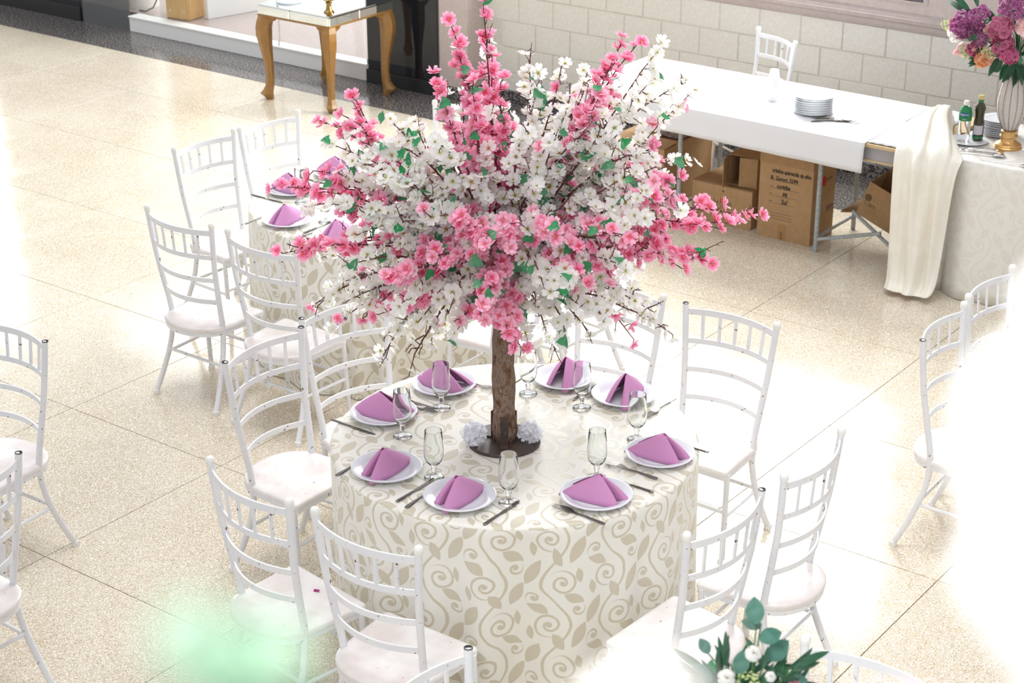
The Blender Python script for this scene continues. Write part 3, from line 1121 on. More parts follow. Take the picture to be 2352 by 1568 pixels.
kn_rot = {}
T1, T2 = 'tree table', 'back table'
setting(0, 0, -0.197, -0.471, -90, 'front left place', T1, (-0.038, -0.409), (0.168, -0.06), (-0.115, -0.02))
setting(0, 0, 0.130, -0.481, -90, 'front centre place nearest the camera', T1, (0.271, -0.398), (0.168, 0.0), (-0.112, -0.04))
setting(0, 0, 0.490, -0.202, 0, 'front right place', T1, (0.406, -0.078), (0.146, -0.04), (-0.128, -0.01))
setting(0, 0, 0.497, 0.181, 0, 'right edge place', T1, (0.358, 0.246), (0.125, -0.03), (-0.148, 0.03))
setting(0, 0, 0.130, 0.508, 90, 'back right place', T1, (0.053, 0.345), (0.142, 0.02), (-0.158, 0.0))
setting(0, 0, -0.135, 0.499, 90, 'back place right of the trunk', T1, (-0.178, 0.324), (0.148, 0.02), (-0.145, -0.02))
setting(0, 0, -0.468, 0.182, 180, 'place left of the trunk', T1, (-0.362, 0.035), (0.172, -0.01), (-0.09, 0.10))
setting(0, 0, -0.488, -0.144, 180, 'left edge place', T1, (-0.327, -0.230), (0.14, -0.04), (-0.13, 0.04))
setting(-2.05, 1.69, -0.159, -0.512, -90, 'near left place', T2, (-0.02, -0.40), (0.165, 0.02), (-0.14, -0.03))
setting(-2.05, 1.69, 0.177, -0.557 + 0.03, -90, 'near right place under the blossoms', T2, (0.30, -0.40), (0.165, 0.0), (-0.14, -0.03))
setting(-2.05, 1.69, -0.455, -0.175, 180, 'left edge place nearer the camera', T2, (-0.30, -0.26), (0.15, -0.03), (-0.15, 0.0))
setting(-2.05, 1.69, -0.450, 0.165, 180, 'left edge place farther away', T2, (-0.29, 0.06), (0.15, -0.03), (-0.15, 0.0))


# ---------------------------------------------------------------- flowers and leaves
def petals(mb, n, R, w, lift, cup, tilt0=0.0, tone0=0.0, r0=0.08, notch=0.0, rnd=None, a0=0.0, tone1=1.0):
    for k in range(n):
        a = a0 + 2 * PI * k / n + (rnd.uniform(-0.12, 0.12) if rnd else 0)
        s = rnd.uniform(0.88, 1.1) if rnd else 1
        ca, sa = math.cos(a), math.sin(a)
        lf = lift + (rnd.uniform(-0.15, 0.15) if rnd else 0)
        def pt(r_, q):
            rr = r_ * R * s
            zz = rr * math.tan(lf) * (0.4 + 0.6 * r_) + cup * R * (q * q) * 2 * r_ + tilt0
            return (rr * ca - q * w * R * sa, rr * sa + q * w * R * ca, zz)
        rows = [(0.0 + r0, 0.12), (0.5, 0.85), (0.82, 1.0)]
        vs = [pt(r0, 0)]
        tn = [tone0]
        for r_, wd in rows[1:]:
            for q in (-0.5, 0, 0.5):
                vs.append(pt(r_ + (0.0 if q else 0.04), q * wd))
                tn.append(tone0 + (tone1 - tone0) * r_)
        for q in (-0.27, 0.27):
            vs.append(pt(1.0 - notch * 0, q))
            tn.append(tone1)
        vs.append(pt(0.96 - notch, 0))
        tn.append(tone1)
        fs = [(0, 1, 2), (0, 2, 3), (1, 4, 5, 2), (2, 5, 6, 3), (4, 7, 9, 5), (5, 9, 8, 6)]
        b = mb.add(vs, fs)
        for i, t in enumerate(tn):
            mb.a[b + i] = t


def centre(mb, r_, h, tone=0.02, n=5):
    vs = [(r_ * math.cos(2 * PI * k / n), r_ * math.sin(2 * PI * k / n), h * 0.5) for k in range(n)] + [(0, 0, h)]
    b = mb.add(vs, [(k, (k + 1) % n, n) for k in range(n)])
    for i in range(n + 1):
        mb.a[b + i] = tone


def blossom(kind, seed):
    rnd = random.Random(seed)
    mb = MB()
    if kind == 'p':
        petals(mb, 5, 1.0, 0.85, 0.25, 0.10, rnd=rnd, notch=0.06)
        petals(mb, 4, 0.66, 0.85, 0.75, 0.14, tilt0=0.03, rnd=rnd, a0=0.6)
        centre(mb, 0.13, 0.2)
    else:
        petals(mb, 5, 1.0, 0.86, 0.22, 0.10, rnd=rnd, notch=0.07)
        if seed % 3 == 0:
            petals(mb, 5, 0.7, 0.8, 0.7, 0.12, tilt0=0.03, rnd=rnd, a0=0.5, tone0=0.2)
        centre(mb, 0.11, 0.14)
    return mb


def leaf_mb(seed):
    rnd = random.Random(seed)
    mb = MB()
    # three lobed ivy leaf with a fold along the mid rib
    o = [(0, 0), (0.28, 0.10), (0.62, 0.32), (0.36, 0.46), (0.30, 0.72), (0.0, 1.0), (-0.30, 0.72), (-0.36, 0.46), (-0.62, 0.32), (-0.28, 0.10)]
    vs = [(x * 0.8, y, 0.22 * abs(x) - 0.25 * y * y * (1 if seed % 2 else -0.4)) for x, y in o] + [(0, 0.42, -0.05)]
    n = len(o)
    b = mb.add(vs, [(k, (k + 1) % n, n) for k in range(n)])
    for i in range(n + 1):
        mb.a[b + i] = rnd.random()
    return mb


BL = {k: [blossom(k, 10 * i + (0 if k == 'p' else 3) + i) for i in range(4)] for k in 'pw'}
LF = [leaf_mb(i) for i in range(3)]


def mesh_of(mb, name, m):
    me = mb.mesh(name, True, None)
    me.materials.append(m)
    return me


BLM = {k: [mesh_of(b, {'p': 'pink_blossom', 'w': 'white_blossom'}[k], M['pinkp'] if k == 'p' else M['whitep']) for b in BL[k]] for k in 'pw'}
LFM = [mesh_of(b, 'leaf', M['leaf']) for b in LF]

TIPS = [('w',-0.071,0.176,2.085),('w',0.019,0.239,2.071),('w',0.001,0.422,2.006),('w',0.082,0.052,2.004),('w',0.346,0.345,2.166),('w',0.266,0.638,1.964),('w',0.446,0.398,2.024),('w',0.271,0.549,1.907),('w',0.353,0.286,2.07),('w',0.327,0.199,1.997),('w',0.356,0.03,1.955),('w',0.24,-0.049,2.011),('w',0.428,0.203,1.94),('w',0.457,0.109,1.881),('w',0.186,-0.187,1.977),('w',0.214,-0.107,1.933),('w',0.282,0.015,1.945),('w',0.105,-0.006,2.094),('w',0.086,0.487,1.952),('w',0.251,0.012,1.867),('w',0.418,0.45,1.756),('w',0.492,0.174,1.842),('w',0.569,-0.038,1.825),('w',0.434,0.045,1.82),('w',0.573,0.093,1.717),('w',0.311,0.102,1.81),('w',0.208,-0.048,1.8),('w',0.566,-0.104,1.742),('w',0.453,0.307,1.173),('w',0.479,0.132,1.324),('w',0.489,0.006,1.423),('w',0.384,0.009,1.419),('w',0.423,-0.175,1.412),('w',0.348,-0.188,1.314),('w',0.088,0.119,1.09),('w',0.5,-0.188,1.413),('w',0.368,-0.34,1.535),('w',0.559,-0.159,1.582),('w',0.255,-0.229,1.412),('w',0.247,-0.254,1.279),('w',0.461,-0.329,1.554),('w',0.25,-0.081,1.698),('w',0.074,-0.105,1.668),('w',0.053,-0.265,1.797),('w',0.009,-0.018,1.753),('w',0.223,-0.189,1.796),('w',-0.078,-0.303,1.766),('w',-0.25,-0.201,1.901),('w',-0.236,-0.351,1.896),('w',-0.281,-0.418,1.904),('w',-0.571,-0.231,1.866),('w',-0.272,-0.483,1.864),('w',-0.142,-0.507,1.852),('w',-0.429,-0.432,1.88),('w',-0.137,-0.385,1.836),('w',-0.001,-0.331,1.863),('w',-0.025,-0.458,1.746),('w',0.033,-0.192,1.877),('w',-0.275,-0.303,1.951),('w',0.016,-0.416,1.959),('w',-0.612,-0.377,1.609),('w',-0.274,-0.592,1.747),('w',-0.222,-0.552,1.643),('w',-0.207,-0.48,1.714),('w',-0.215,-0.627,1.563),('w',-0.299,-0.381,1.545),('w',-0.129,-0.466,1.668),('w',-0.261,-0.516,1.472),('w',-0.593,-0.311,1.41),('w',-0.125,-0.43,1.598),('w',0.012,-0.46,1.726),('w',-0.368,-0.463,1.796),('w',-0.632,-0.348,1.225),('w',-0.564,-0.293,1.306),('w',-0.447,-0.358,1.298),('w',-0.377,-0.324,1.304),('w',-0.378,-0.26,1.077),('w',-0.372,-0.209,1.169),('w',-0.134,-0.362,1.297),('w',-0.218,-0.192,1.153),('w',0.116,-0.509,1.44),('w',-0.219,-0.314,1.061),('w',-0.497,-0.386,1.189),('w',0.019,-0.454,1.458),('w',0.092,-0.365,1.507),('w',0.103,-0.45,1.356),('w',-0.037,-0.562,1.45),('w',0.002,-0.388,1.494),('p',-0.13,0.001,2.299),('p',-0.222,-0.055,2.234),('p',-0.308,0.269,2.121),('p',-0.342,0.008,2.041),('p',-0.182,-0.061,2.133),('p',-0.207,0.149,2.085),('p',-0.061,0.003,2.05),('p',0.015,-0.246,2.103),('p',-0.037,-0.325,2.063),('p',0.001,-0.044,1.909),('p',-0.114,-0.163,1.931),('p',0.011,-0.021,1.837),('p',0.011,-0.116,1.986),('p',0.012,-0.221,1.954),('p',0.01,-0.139,1.889),('q',0.186,0.354,2.16),('q',0.129,0.538,2.102),('q',0.297,0.052,2.048),('q',0.151,0.305,2.063),('q',0.249,0.051,1.945),('q',0.515,0.209,1.778),('q',0.544,0.097,1.754),('q',0.537,0.016,1.782),('q',0.561,0.652,1.538),('q',0.607,0.435,1.578),('q',0.575,0.36,1.577),('q',0.641,0.199,1.52),('q',0.574,0.213,1.524),('q',0.458,0.325,1.42),('q',0.471,0.08,1.533),('q',0.472,0.129,1.564),('q',0.548,-0.148,1.693),('q',0.431,-0.122,1.689),('q',0.368,-0.15,1.624),('q',0.434,0.272,1.545),('q',0.48,-0.125,1.523),('q',0.378,-0.113,1.556),('q',0.256,-0.015,1.651),('q',0.392,-0.072,1.569),('q',0.449,-0.216,1.53),('q',0.413,-0.336,1.719),('p',0.24,-0.235,1.621),('p',0.108,-0.36,1.688),('p',0.108,-0.448,1.743),('p',0.209,-0.424,1.671),('p',0.006,-0.286,1.705),('p',0.043,-0.48,1.607),('p',-0.058,-0.445,1.55),('p',-0.106,-0.456,1.49),('p',-0.053,-0.613,1.564),('p',-0.083,-0.431,1.411),('p',-0.164,-0.524,1.372),('p',-0.401,-0.333,1.249),('p',0.06,-0.435,1.582),('p',0.225,-0.354,1.712),('p',0.153,-0.282,1.556),('p',0.108,-0.384,1.607),('p',0.241,-0.353,1.657),('q',-0.603,-0.507,1.719),('q',-0.741,-0.259,1.618),('q',-0.516,-0.428,1.77),('q',-0.448,-0.453,1.717),('q',-0.628,-0.478,1.466),('q',-0.565,-0.437,1.484),('q',-0.339,-0.54,1.58),('q',-0.43,-0.342,1.947),('q',-0.471,-0.25,1.976),('q',-0.686,-0.193,1.855),('q',-0.357,-0.461,1.663),('p',-0.323,-0.4,1.936),('q',-0.395,-0.456,1.759),('p',0.259,-0.354,1.307),('p',0.263,-0.394,1.385),('p',0.209,-0.459,1.443),('p',0.164,-0.297,1.503),('p',0.256,-0.491,1.513),('p',0.094,-0.358,1.399)]



def orient(direction, spin):
    z = Vector(direction).normalized()
    q = z.to_track_quat('Z', 'Y')
    return q.to_matrix().to_4x4() @ Matrix.Rotation(spin, 4, 'Z')


def frame(ydir, zhint):
    y = Vector(ydir).normalized()
    x = y.cross(Vector(zhint)).normalized()
    z = x.cross(y)
    return Matrix(((x.x, y.x, z.x, 0), (x.y, y.y, z.y, 0), (x.z, y.z, z.z, 0), (0, 0, 0, 1)))


def bez(a, b, c, d, t):
    u = 1 - t
    return a * u ** 3 + b * 3 * u * u * t + c * 3 * u * t * t + d * t ** 3


def blossom_tree():
    rnd = random.Random(11)
    t = thing('blossom_tree', 'artificial blossom tree with pink and white flowers on a brown trunk standing on the table', 'tree', (-0.01, -0.05, TOPZ))
    O = Vector((-0.01, -0.05, TOPZ))
    mb = MB()
    pts = []
    for i in range(15):
        z = 0.012 + 0.66 * i / 14
        pts.append((0.004 * math.sin(i * 0.9), 0.004 * math.cos(i * 1.3), z))
    mb.tube(pts, [0.040 + 0.0025 * math.sin(i * 1.7) + (0.003 if i < 2 else 0) for i in range(15)], 18)
    mb.v = [(x + 0.003 * noise.noise(Vector((x * 40, y * 40, z * 14))), y + 0.003 * noise.noise(Vector((x * 40 + 9, y * 40, z * 14))), z) for x, y, z in mb.v]
    obj('trunk', mb, M['bark'], t, angle=None)
    mb = MB()
    mb.lathe([(0.0, 0.0), (0.127, 0.0), (0.130, 0.002), (0.130, 0.010), (0.127, 0.013), (0.0, 0.013)], 56)
    obj('base_plate', mb, M['iron'], t)
    for k in range(3):
        a = math.radians(-52 + 120 * k)
        Mx = Matrix.Rotation(a, 4, 'Z')
        mb = MB()
        mb.box((0.040, -0.014, 0.013), (0.046, 0.014, 0.118), 0.001, Mx)
        mb.box((0.046, -0.014, 0.013), (0.085, 0.014, 0.018), 0.001, Mx)
        br = obj('bracket', mb, M['iron'], t, smooth=False)
        for z in (0.045, 0.09):
            mb = MB()
            mb.lathe([(0.005, 0.0), (0.005, 0.002), (0.003, 0.004), (0.0, 0.004)], 8, Mx @ Matrix.Translation((0.046, 0, z)) @ Matrix.Rotation(PI / 2, 4, 'Y'))
            obj('bolt', mb, M['iron'], br)
    mb = MB()
    mb.tube([(0.045 + 0.012 * math.sin(i * 0.8), -0.07 + 0.012 * i, 0.016 + 0.004 * math.sin(i * 1.1)) for i in range(11)], 0.0022, 6)
    obj('wire', mb, M['twig'], t)
    # branches
    P = {'p': [], 'w': []}
    leaves = []
    centre_ = Vector((0.0, -0.05, 1.50)) - O
    hub = Vector((0, 0, 0.64))
    tips = [(c, Vector((x, y, z)) - O) for c, x, y, z in TIPS]
    extra = []
    for c, p in tips:                                        # the far half of the crown
        if rnd.random() < 0.42 and not (c == 'p' and p.z > 1.0):
            q = Vector((p.x * -0.75 - 0.08, abs(p.y) * 0.8 + 0.12, p.z + rnd.uniform(-0.1, 0.12)))
            extra.append(('q' if rnd.random() < 0.2 else 'w', q))
    def inside(p):
        return p
    for bi, (c, tip) in enumerate(tips + extra):
        far = bi >= len(tips)
        start = Vector((0.025 * rnd.uniform(-1, 1), 0.025 * rnd.uniform(-1, 1), rnd.uniform(0.50, 0.668)))
        d = tip - start
        up = max(0.10, 0.28 * d.length) if tip.z > 0.6 else 0.16
        c1 = start + Vector((d.x * 0.25, d.y * 0.25, up))
        c2 = start + d * 0.7 + Vector((0, 0, 0.10 if d.z < 0.6 else -0.02)) + Vector([rnd.uniform(-0.05, 0.05) for _ in range(3)])
        N = 9
        path = [bez(start, c1, c2, tip, i / (N - 1)) for i in range(N)]
        path = [p + Vector([rnd.uniform(-0.006, 0.006) for _ in range(3)]) if 0 < i < N - 1 else p for i, p in enumerate(path)]
        mb = MB()
        L = d.length
        mb.tube(path, [0.0062 - 0.0045 * i / (N - 1) for i in range(N)], 5)
        outer = math.hypot(tip.x, tip.y) > 0.42
        per = max(7, int(L * 34)) if not far else max(5, int(L * 20))
        bare = (tip.z < 0.36 and rnd.random() < 0.3)
        if tip.z < 0.62 and c == 'w' and not far:
            per = int(per * 1.5)
        for k in range(per):
            tt = 1.0 - 0.76 * (k / per) ** 0.95
            p = bez(start, c1, c2, tip, tt)
            o = Vector([rnd.gauss(0, 1) for _ in range(3)])
            o.normalize()
            sp = 0.022 + 0.085 * (1 - tt)
            q = p + o * rnd.uniform(0.3, 1.0) * sp + (Vector((0, 0, 0)) if k else (tip - c2).normalized() * 0.01)
            if (q - Vector((0, 0, q.z))).length < 0.075 and q.z < 0.60:
                continue
            mb.tube([p, (p + q) / 2 + o.cross(d).normalized() * 0.004, q], [0.0022, 0.0017, 0.0013], 4)
            if bare and k < per * 0.6 and rnd.random() < 0.7:
                q2 = q + (o + Vector((0, 0, rnd.uniform(-0.5, 0.5)))) * 0.014
                mb.tube([q, q2], [0.0013, 0.0009], 4)
                continue
            out = (q - centre_).normalized()
            nrm = out * 0.8 + Vector((0.3, -0.4, 0.42)) * 0.9 + Vector([rnd.gauss(0, 0.5) for _ in range(3)])
            if nrm.length < 0.1:
                nrm = out
            s = rnd.uniform(0.022, 0.031)
            cc = ('p' if tt > 0.60 or rnd.random() < 0.15 else 'w') if c == 'q' else c
            if rnd.random() < 0.03:
                cc = 'w' if cc == 'p' else 'p'
            P[cc].append((q, orient(nrm, rnd.uniform(0, 6.28)), s))
            if rnd.random() < (0.20 if tt > 0.5 else 0.09):
                lo = Vector([rnd.gauss(0, 1) for _ in range(3)]) + out * 0.8
                leaves.append((q + lo.normalized() * 0.018, orient(lo + Vector((0.3, -0.5, 0.6)), rnd.uniform(0, 6.28)), rnd.uniform(0.034, 0.054)))
        for _ in range(3 if tip.z < 0.55 else 1):
            p = bez(start, c1, c2, tip, rnd.uniform(0.55, 1.0))
            g = Vector([rnd.gauss(0, 1) for _ in range(3)]).normalized() * 0.5 + d.normalized() * 0.6 + Vector((0, 0, -0.3 if tip.z < 0.55 else 0.2))
            e = p + g * rnd.uniform(0.05, 0.10)
            m_ = (p + e) / 2 + Vector([rnd.uniform(-0.008, 0.008) for _ in range(3)])
            mb.tube([p, m_, e], [0.0026, 0.002, 0.0013], 4)
            for _k in range(3):
                s_ = m_.lerp(e, rnd.random())
                mb.tube([s_, s_ + Vector([rnd.gauss(0, 1) for _ in range(3)]).normalized() * 0.018], [0.0014, 0.0009], 4)
        obj('branch', mb, M['twig'], t, angle=None)
    eye = Vector((3.448, -4.6415, 3.65)) - O
    def near(e):
        return (e[0] - eye).length
    for c in 'pw':
        L = sorted(P[c], key=near)
        nm = {'p': 'pink_blossom', 'w': 'white_blossom'}[c]
        for i, (q, R_, s) in enumerate(L[:300]):
            o = obj(nm, BLM[c][i % 4], None, t)
            o.matrix_local = Matrix.Translation(q) @ R_ @ Matrix.Scale(s, 4)
        rest = MB()
        for i, (q, R_, s) in enumerate(L[300:]):
            rest.merge(BL[c][i % 4], Matrix.Translation(q) @ R_ @ Matrix.Scale(s, 4))
        if rest.v:
            tag(obj(nm + 's', mesh_of(rest, nm + 's', M['pinkp'] if c == 'p' else M['whitep']), None, t), kind='stuff')
    leaves.sort(key=near)
    for i, (q, R_, s) in enumerate(leaves[:280]):
        o = obj('leaf', LFM[i % 3], None, t)
        o.matrix_local = Matrix.Translation(q) @ R_ @ Matrix.Scale(s, 4)
    print('tree', len(P['p']), len(P['w']), len(leaves))
    return t


blossom_tree()


def floret_ball(R, n, seed, fr, npet=4, squash=0.8, tone0=0.0):
    rnd = random.Random(seed)
    mb = MB()
    for k in range(n):
        z = 1 - 1.6 * (k + 0.5) / n + rnd.uniform(-0.06, 0.06)
        z = max(-1, min(1, z))
        a = k * 2.39996 + rnd.uniform(-0.3, 0.3)
        r_ = math.sqrt(max(0, 1 - z * z))
        d = Vector((r_ * math.cos(a), r_ * math.sin(a), z))
        f = MB()
        petals(f, npet, 1.0, 1.0, 0.2, 0.12, rnd=rnd, tone0=tone0)
        p = Vector((d.x, d.y, d.z * squash)) * R * rnd.uniform(0.78, 1.08)
        mb.merge(f, Matrix.Translation(p) @ orient(d + Vector([rnd.gauss(0, 0.25) for _ in range(3)]), rnd.uniform(0, 6.28)) @ Matrix.Scale(fr * rnd.uniform(0.85, 1.15), 4))
    return mb


def rose_mb(seed, openness=1.0):
    rnd = random.Random(seed)
    mb = MB()
    layers = [(3, 0.26, 0.95, 1.35), (4, 0.42, 0.95, 1.15), (5, 0.62, 0.9, 0.9), (5, 0.82, 0.95, 0.62), (6, 1.0, 0.95, 0.35)]
    for i, (n, R, w, lift) in enumerate(layers):
        for k in range(n):
            a = i * 0.7 + 2 * PI * k / n + rnd.uniform(-0.15, 0.15)
            P = []
            for ir in range(4):
                t = ir / 3
                row = []
                for iq in range(5):
                    q = -1 + iq / 2
                    rr = R * (0.25 + 0.75 * t * math.cos(lift * 0.55)) * (1.0 - 0.10 * q * q * t)
                    ang = a + q * (0.62 * w * (0.6 + 0.4 * t)) * (2.6 / n + 0.55)
                    z = 0.95 * t * math.sin(lift) * (0.72 + 0.28 * (5 - i) / 5) - 0.16 * i * t * t * openness + 0.10 * (1 - q * q) * t - 0.10 * (t ** 4) * (1 + 0.6 * i)
                    row.append((rr * math.cos(ang), rr * math.sin(ang), z))
                P.append(row)
            b = mb.grid([list(x) for x in P])
            for ir in range(4):
                for iq in range(5):
                    mb.a[b + ir * 5 + iq] = min(1, 0.15 + 0.16 * i + 0.25 * ir / 3)
    c = mb.add([(0.12 * math.cos(2 * PI * k / 6), 0.12 * math.sin(2 * PI * k / 6), 0.70) for k in range(6)] + [(0, 0, 0.78)], [(k, (k + 1) % 6, 6) for k in range(6)])
    return mb


def fern_mb(L, n, seed):
    rnd = random.Random(seed)
    mb = MB()
    for k in range(n):
        t = (k + 0.5) / n
        y = L * t
        z = -0.35 * L * t * t
        ln = L * 0.30 * math.sin(PI * (0.12 + 0.88 * t)) ** 0.7 * (1 - 0.5 * t)
        for s in (-1, 1):
            tipx, tipy = s * ln * 0.8, y + ln * 0.75
            w = L * 0.024
            b = mb.add([(0, y - w, z), (s * ln * 0.4, y + ln * 0.30 - w, z + 0.004), (tipx, tipy, z - 0.01), (s * ln * 0.35, y + ln * 0.45 + w, z + 0.002), (0, y + w, z)], [(0, 1, 3, 4), (1, 2, 3)])
            for i in range(5):
                mb.a[b + i] = rnd.random()
    b = mb.add([(-0.0012, 0, 0), (0.0012, 0, 0), (0.0006, L, -0.35 * L), (-0.0006, L, -0.35 * L)], [(0, 1, 2, 3)])
    return mb


def oval_leaf_mb(L, W, seed, curl=0.25):
    rnd = random.Random(seed)
    mb = MB()
    rows = []
    for i in range(7):
        t = i / 6
        w = W * (math.sin(PI * min(1, 0.06 + 0.94 * t)) ** 0.75)
        rows.append([(-w, L * t, -curl * L * t * t + 0.12 * w), (0, L * t, -curl * L * t * t), (w, L * t, -curl * L * t * t + 0.12 * w)])
    b = mb.grid(rows)
    for i in range(21):
        mb.a[b + i] = rnd.random()
    return mb


# small white flower clusters lying on the tree's foot plate
for x, y, z, seed, lb in ((-0.075, -0.135, TOPZ + 0.013 + 0.03, 3, 'cluster of lilac-white hydrangea florets leaning on the left of the trunk foot'), (0.065, 0.005, TOPZ + 0.013 + 0.026, 4, 'cluster of lilac-white hydrangea florets on the right of the trunk foot')):
    mbf = floret_ball(0.036, 26, seed, 0.020, 4, 0.9)
    o = obj('hydrangea_cluster', mesh_of(mbf, 'hydrangea_cluster', M['lilacp']), None, loc=(x, y, z), rot=(0.2, -0.5 if seed == 3 else 0.3, 0))
    o.scale = (1, 1, 1.15 if seed == 3 else 0.85)
    tag(o, lb, 'flowers', 'white florets at the trunk foot')


# ---------------------------------------------------------------- buffet table and what stands on it
BZ = 0.757


def buffet():
    t = thing('buffet_table', 'long trestle table by the wall with plywood top on galvanised legs', 'table', (-1.4, 4.38, 0))
    mb = MB()
    mb.box((-1.08, -0.415, BZ - 0.022), (1.12, 0.40, BZ - 0.004), 0.001)
    obj('tabletop', mb, M['board'], t, smooth=False)
    for y0, y1 in ((-0.395, -0.375), (0.36, 0.38)):
        mb = MB()
        mb.box((-1.05, y0, BZ - 0.095), (1.1, y1, BZ - 0.022), 0.001)
        ap = obj('apron', mb, M['grey'], t, smooth=False)
        mb = MB()
        mb.box((-1.05, y0 - 0.003, BZ - 0.105), (1.1, y1 + 0.003, BZ - 0.095))
        obj('edge_strip', mb, M['board'], ap, smooth=False)
    for x in (-0.47, 0.45):
        for y in (-0.228, 0.243):
            mb = MB()
            mb.tube([(x, y, 0.0), (x, y, BZ - 0.022)], 0.0135, 10)
            obj('leg', mb, M['galv'], t)
        mb = MB()
        mb.tube([(x, -0.228, 0.085), (x, 0.243, 0.085)], 0.009, 8)
        obj('crossbar', mb, M['galv'], t)
    for y in (-0.17, ):
        mb = MB()
        mb.tube([(0.45, -0.228, 0.075), (0.83, -0.20, 0.185)], 0.011, 8)
        obj('brace', mb, M['galv'], t)
        mb = MB()
        mb.tube([(0.63, -0.16, 0.265), (1.05, -0.20, 0.02)], 0.011, 8)
        obj('brace', mb, M['galv'], t)
    # cloth: flat on the top, hanging over front edge, short of the right end
    rnd = random.Random(5)
    P = []
    x0, x1 = -2.52, -0.60
    nx = 64
    for i in range(nx):
        x = x0 + (x1 - x0) * i / (nx - 1)
        row = []
        yb, yf = 4.80, 3.955
        row.append((x, yb + 0.006, BZ - 0.20 + 0.01 * math.sin(x * 13)))
        row.append((x, yb + 0.006, BZ - 0.02))
        row.append((x, yb, BZ + 0.002))
        for k in range(1, 13):
            y = yb + (yf - yb) * k / 13
            cr = 0.0035 * max(0, 1 - abs((x + 1.93) - 0.35 * (y - 4.4)) / 0.02) + 0.003 * max(0, 1 - abs((x + 0.95) - 0.9 * (y - 4.4)) / 0.03) + 0.003 * max(0, 1 - abs((y - 4.43) - 0.1 * (x + 1)) / 0.02)
            row.append((x, y, BZ + 0.002 + cr + 0.0012 * noise.noise(Vector((x * 9, y * 9, 0)))))
        row.append((x, yf - 0.004, BZ + 0.0005))
        wv = 0.004 * math.sin(x * 9) + 0.003 * math.sin(x * 23 + 1)
        for k in range(1, 7):
            dz = k / 6
            hem = 0.135 + 0.022 * (x - x0) / (x1 - x0)
            row.append((x, yf - 0.009 - wv * dz * 0.9 - 0.012 * dz, BZ - 0.006 - hem * dz))
        P.append(row)
    mb = MB()
    mb.grid([r_[::-1] for r_ in P])
    c = obj('buffet_cloth', mb, M['linen'], angle=60)
    solidify(c, 0.0025, 0)
    tag(c, 'plain white cloth laid over the long buffet table, hanging over its front edge', 'tablecloth')
    mb = MB()
    pts = []
    P = []
    for i in range(10):
        x = -0.597 + 0.24 * i / 9
        P.append([(x, 4.80 - 0.82 * k / 12, BZ + 0.003 + 0.002 * math.sin(3 * i + k)) for k in range(13)])
    mb.grid([r_[::-1] for r_ in P])
    c = obj('buffet_cloth', mb, M['linen'])
    solidify(c, 0.002, 0)
    tag(c, 'second white cloth covering the right end of the buffet, tucked under the ivory heap', 'tablecloth')


buffet()

# stack of dinner plates
SP = lathe_mesh('stacked_plate', [(0.0, 0.0), (0.062, 0.0), (0.066, 0.003), (0.095, 0.0075), (0.112, 0.0125), (0.1145, 0.0145), (0.1125, 0.0158), (0.094, 0.011), (0.07, 0.0055), (0.0, 0.005)], 40, M['china'], 60)


def stack(x, y, n, s, where, step=0.0125):
    words = ['bottom', 'second from the bottom', 'third from the bottom', 'fourth from the bottom', 'fifth from the bottom', 'sixth from the bottom', 'seventh from the bottom', 'eighth from the bottom', 'top']
    for k in range(n):
        o = obj('stacked_plate', SP, None, loc=(x + random.uniform(-0.002, 0.002), y + random.uniform(-0.002, 0.002), BZ + 0.004 + step * k), rot=(0, 0, k))
        o.scale = (s, s, 1)
        tag(o, 'white plate, %s of the stack %s' % ('topmost' if k == n - 1 else words[k], where), 'plate', 'plates in the stack ' + where)


stack(-1.095, 4.30, 8, 1.0, 'on the buffet cloth', 0.0128)

# tower of plastic cups
mb = MB()
for k in range(13):
    z = 0.010 * k
    mb.lathe([(0.034, z), (0.0345, z + 0.002), (0.0335, z + 0.0065), (0.033, z + 0.0098)], 20)
mb.lathe([(0.033, 0.13), (0.026, 0.175), (0.0245, 0.183), (0.0, 0.1835)], 20)
o = obj('plastic_cups', mb, M['cups'], loc=(-1.40, 4.38, BZ + 0.003))
tag(o, 'upside-down tower of nested clear plastic cups on the buffet cloth', 'cups', kind='stuff')

rndc = random.Random(8)
CUT = ['uppermost', 'left end', 'right end', 'middle', 'lowest', 'front', 'back', 'slanting']
for k in range(8):
    t = thing('steel_knife' if k % 2 else 'steel_fork', '%s piece of the loose cutlery heap right of the buffet plate stack, a %s' % (CUT[k], 'knife' if k % 2 else 'fork'), 'knife' if k % 2 else 'fork', (-0.915 + rndc.uniform(-0.03, 0.03), 4.20 + 0.011 * k, BZ + 0.003 + 0.004 * (k % 3)), math.radians(-66 + rndc.uniform(-14, 14)), 'loose cutlery on the buffet')
    a, b = (KN if k % 2 else FK)
    obj('blade' if k % 2 else 'tines', a, None, t)
    obj('handle', b, None, t)


# ---------------------------------------------------------------- cardboard boxes
def text(body, size, m, parent, name, loc, rot, shear=0.0, sx=1.0):
    cu = bpy.data.curves.new(name, 'FONT')
    cu.body = body
    cu.size = size
    cu.shear = shear
    cu.align_x = 'CENTER'
    cu.extrude = 0.0003
    cu.offset = 0.0009 if m is M['ink'] else 0.0
    cu.resolution_u = 3
    tmp = bpy.data.objects.new(name, cu)
    COL.objects.link(tmp)
    dg = bpy.context.evaluated_depsgraph_get()
    me = bpy.data.meshes.new_from_object(tmp.evaluated_get(dg))
    bpy.data.objects.remove(tmp)
    me.materials.clear()
    me.materials.append(m)
    me.name = name
    o = bpy.data.objects.new(name, me)
    COL.objects.link(o)
    o.parent = parent
    o.location = loc
    o.rotation_euler = rot
    o.scale = (sx, 1, 1)
    return o


FRONT = (PI / 2, 0, 0)
SIDE = (PI / 2, 0, PI / 2)


def panel(mb_or_none, lo, hi):
    mb = MB()
    mb.box(lo, hi, 0.0008)
    return mb


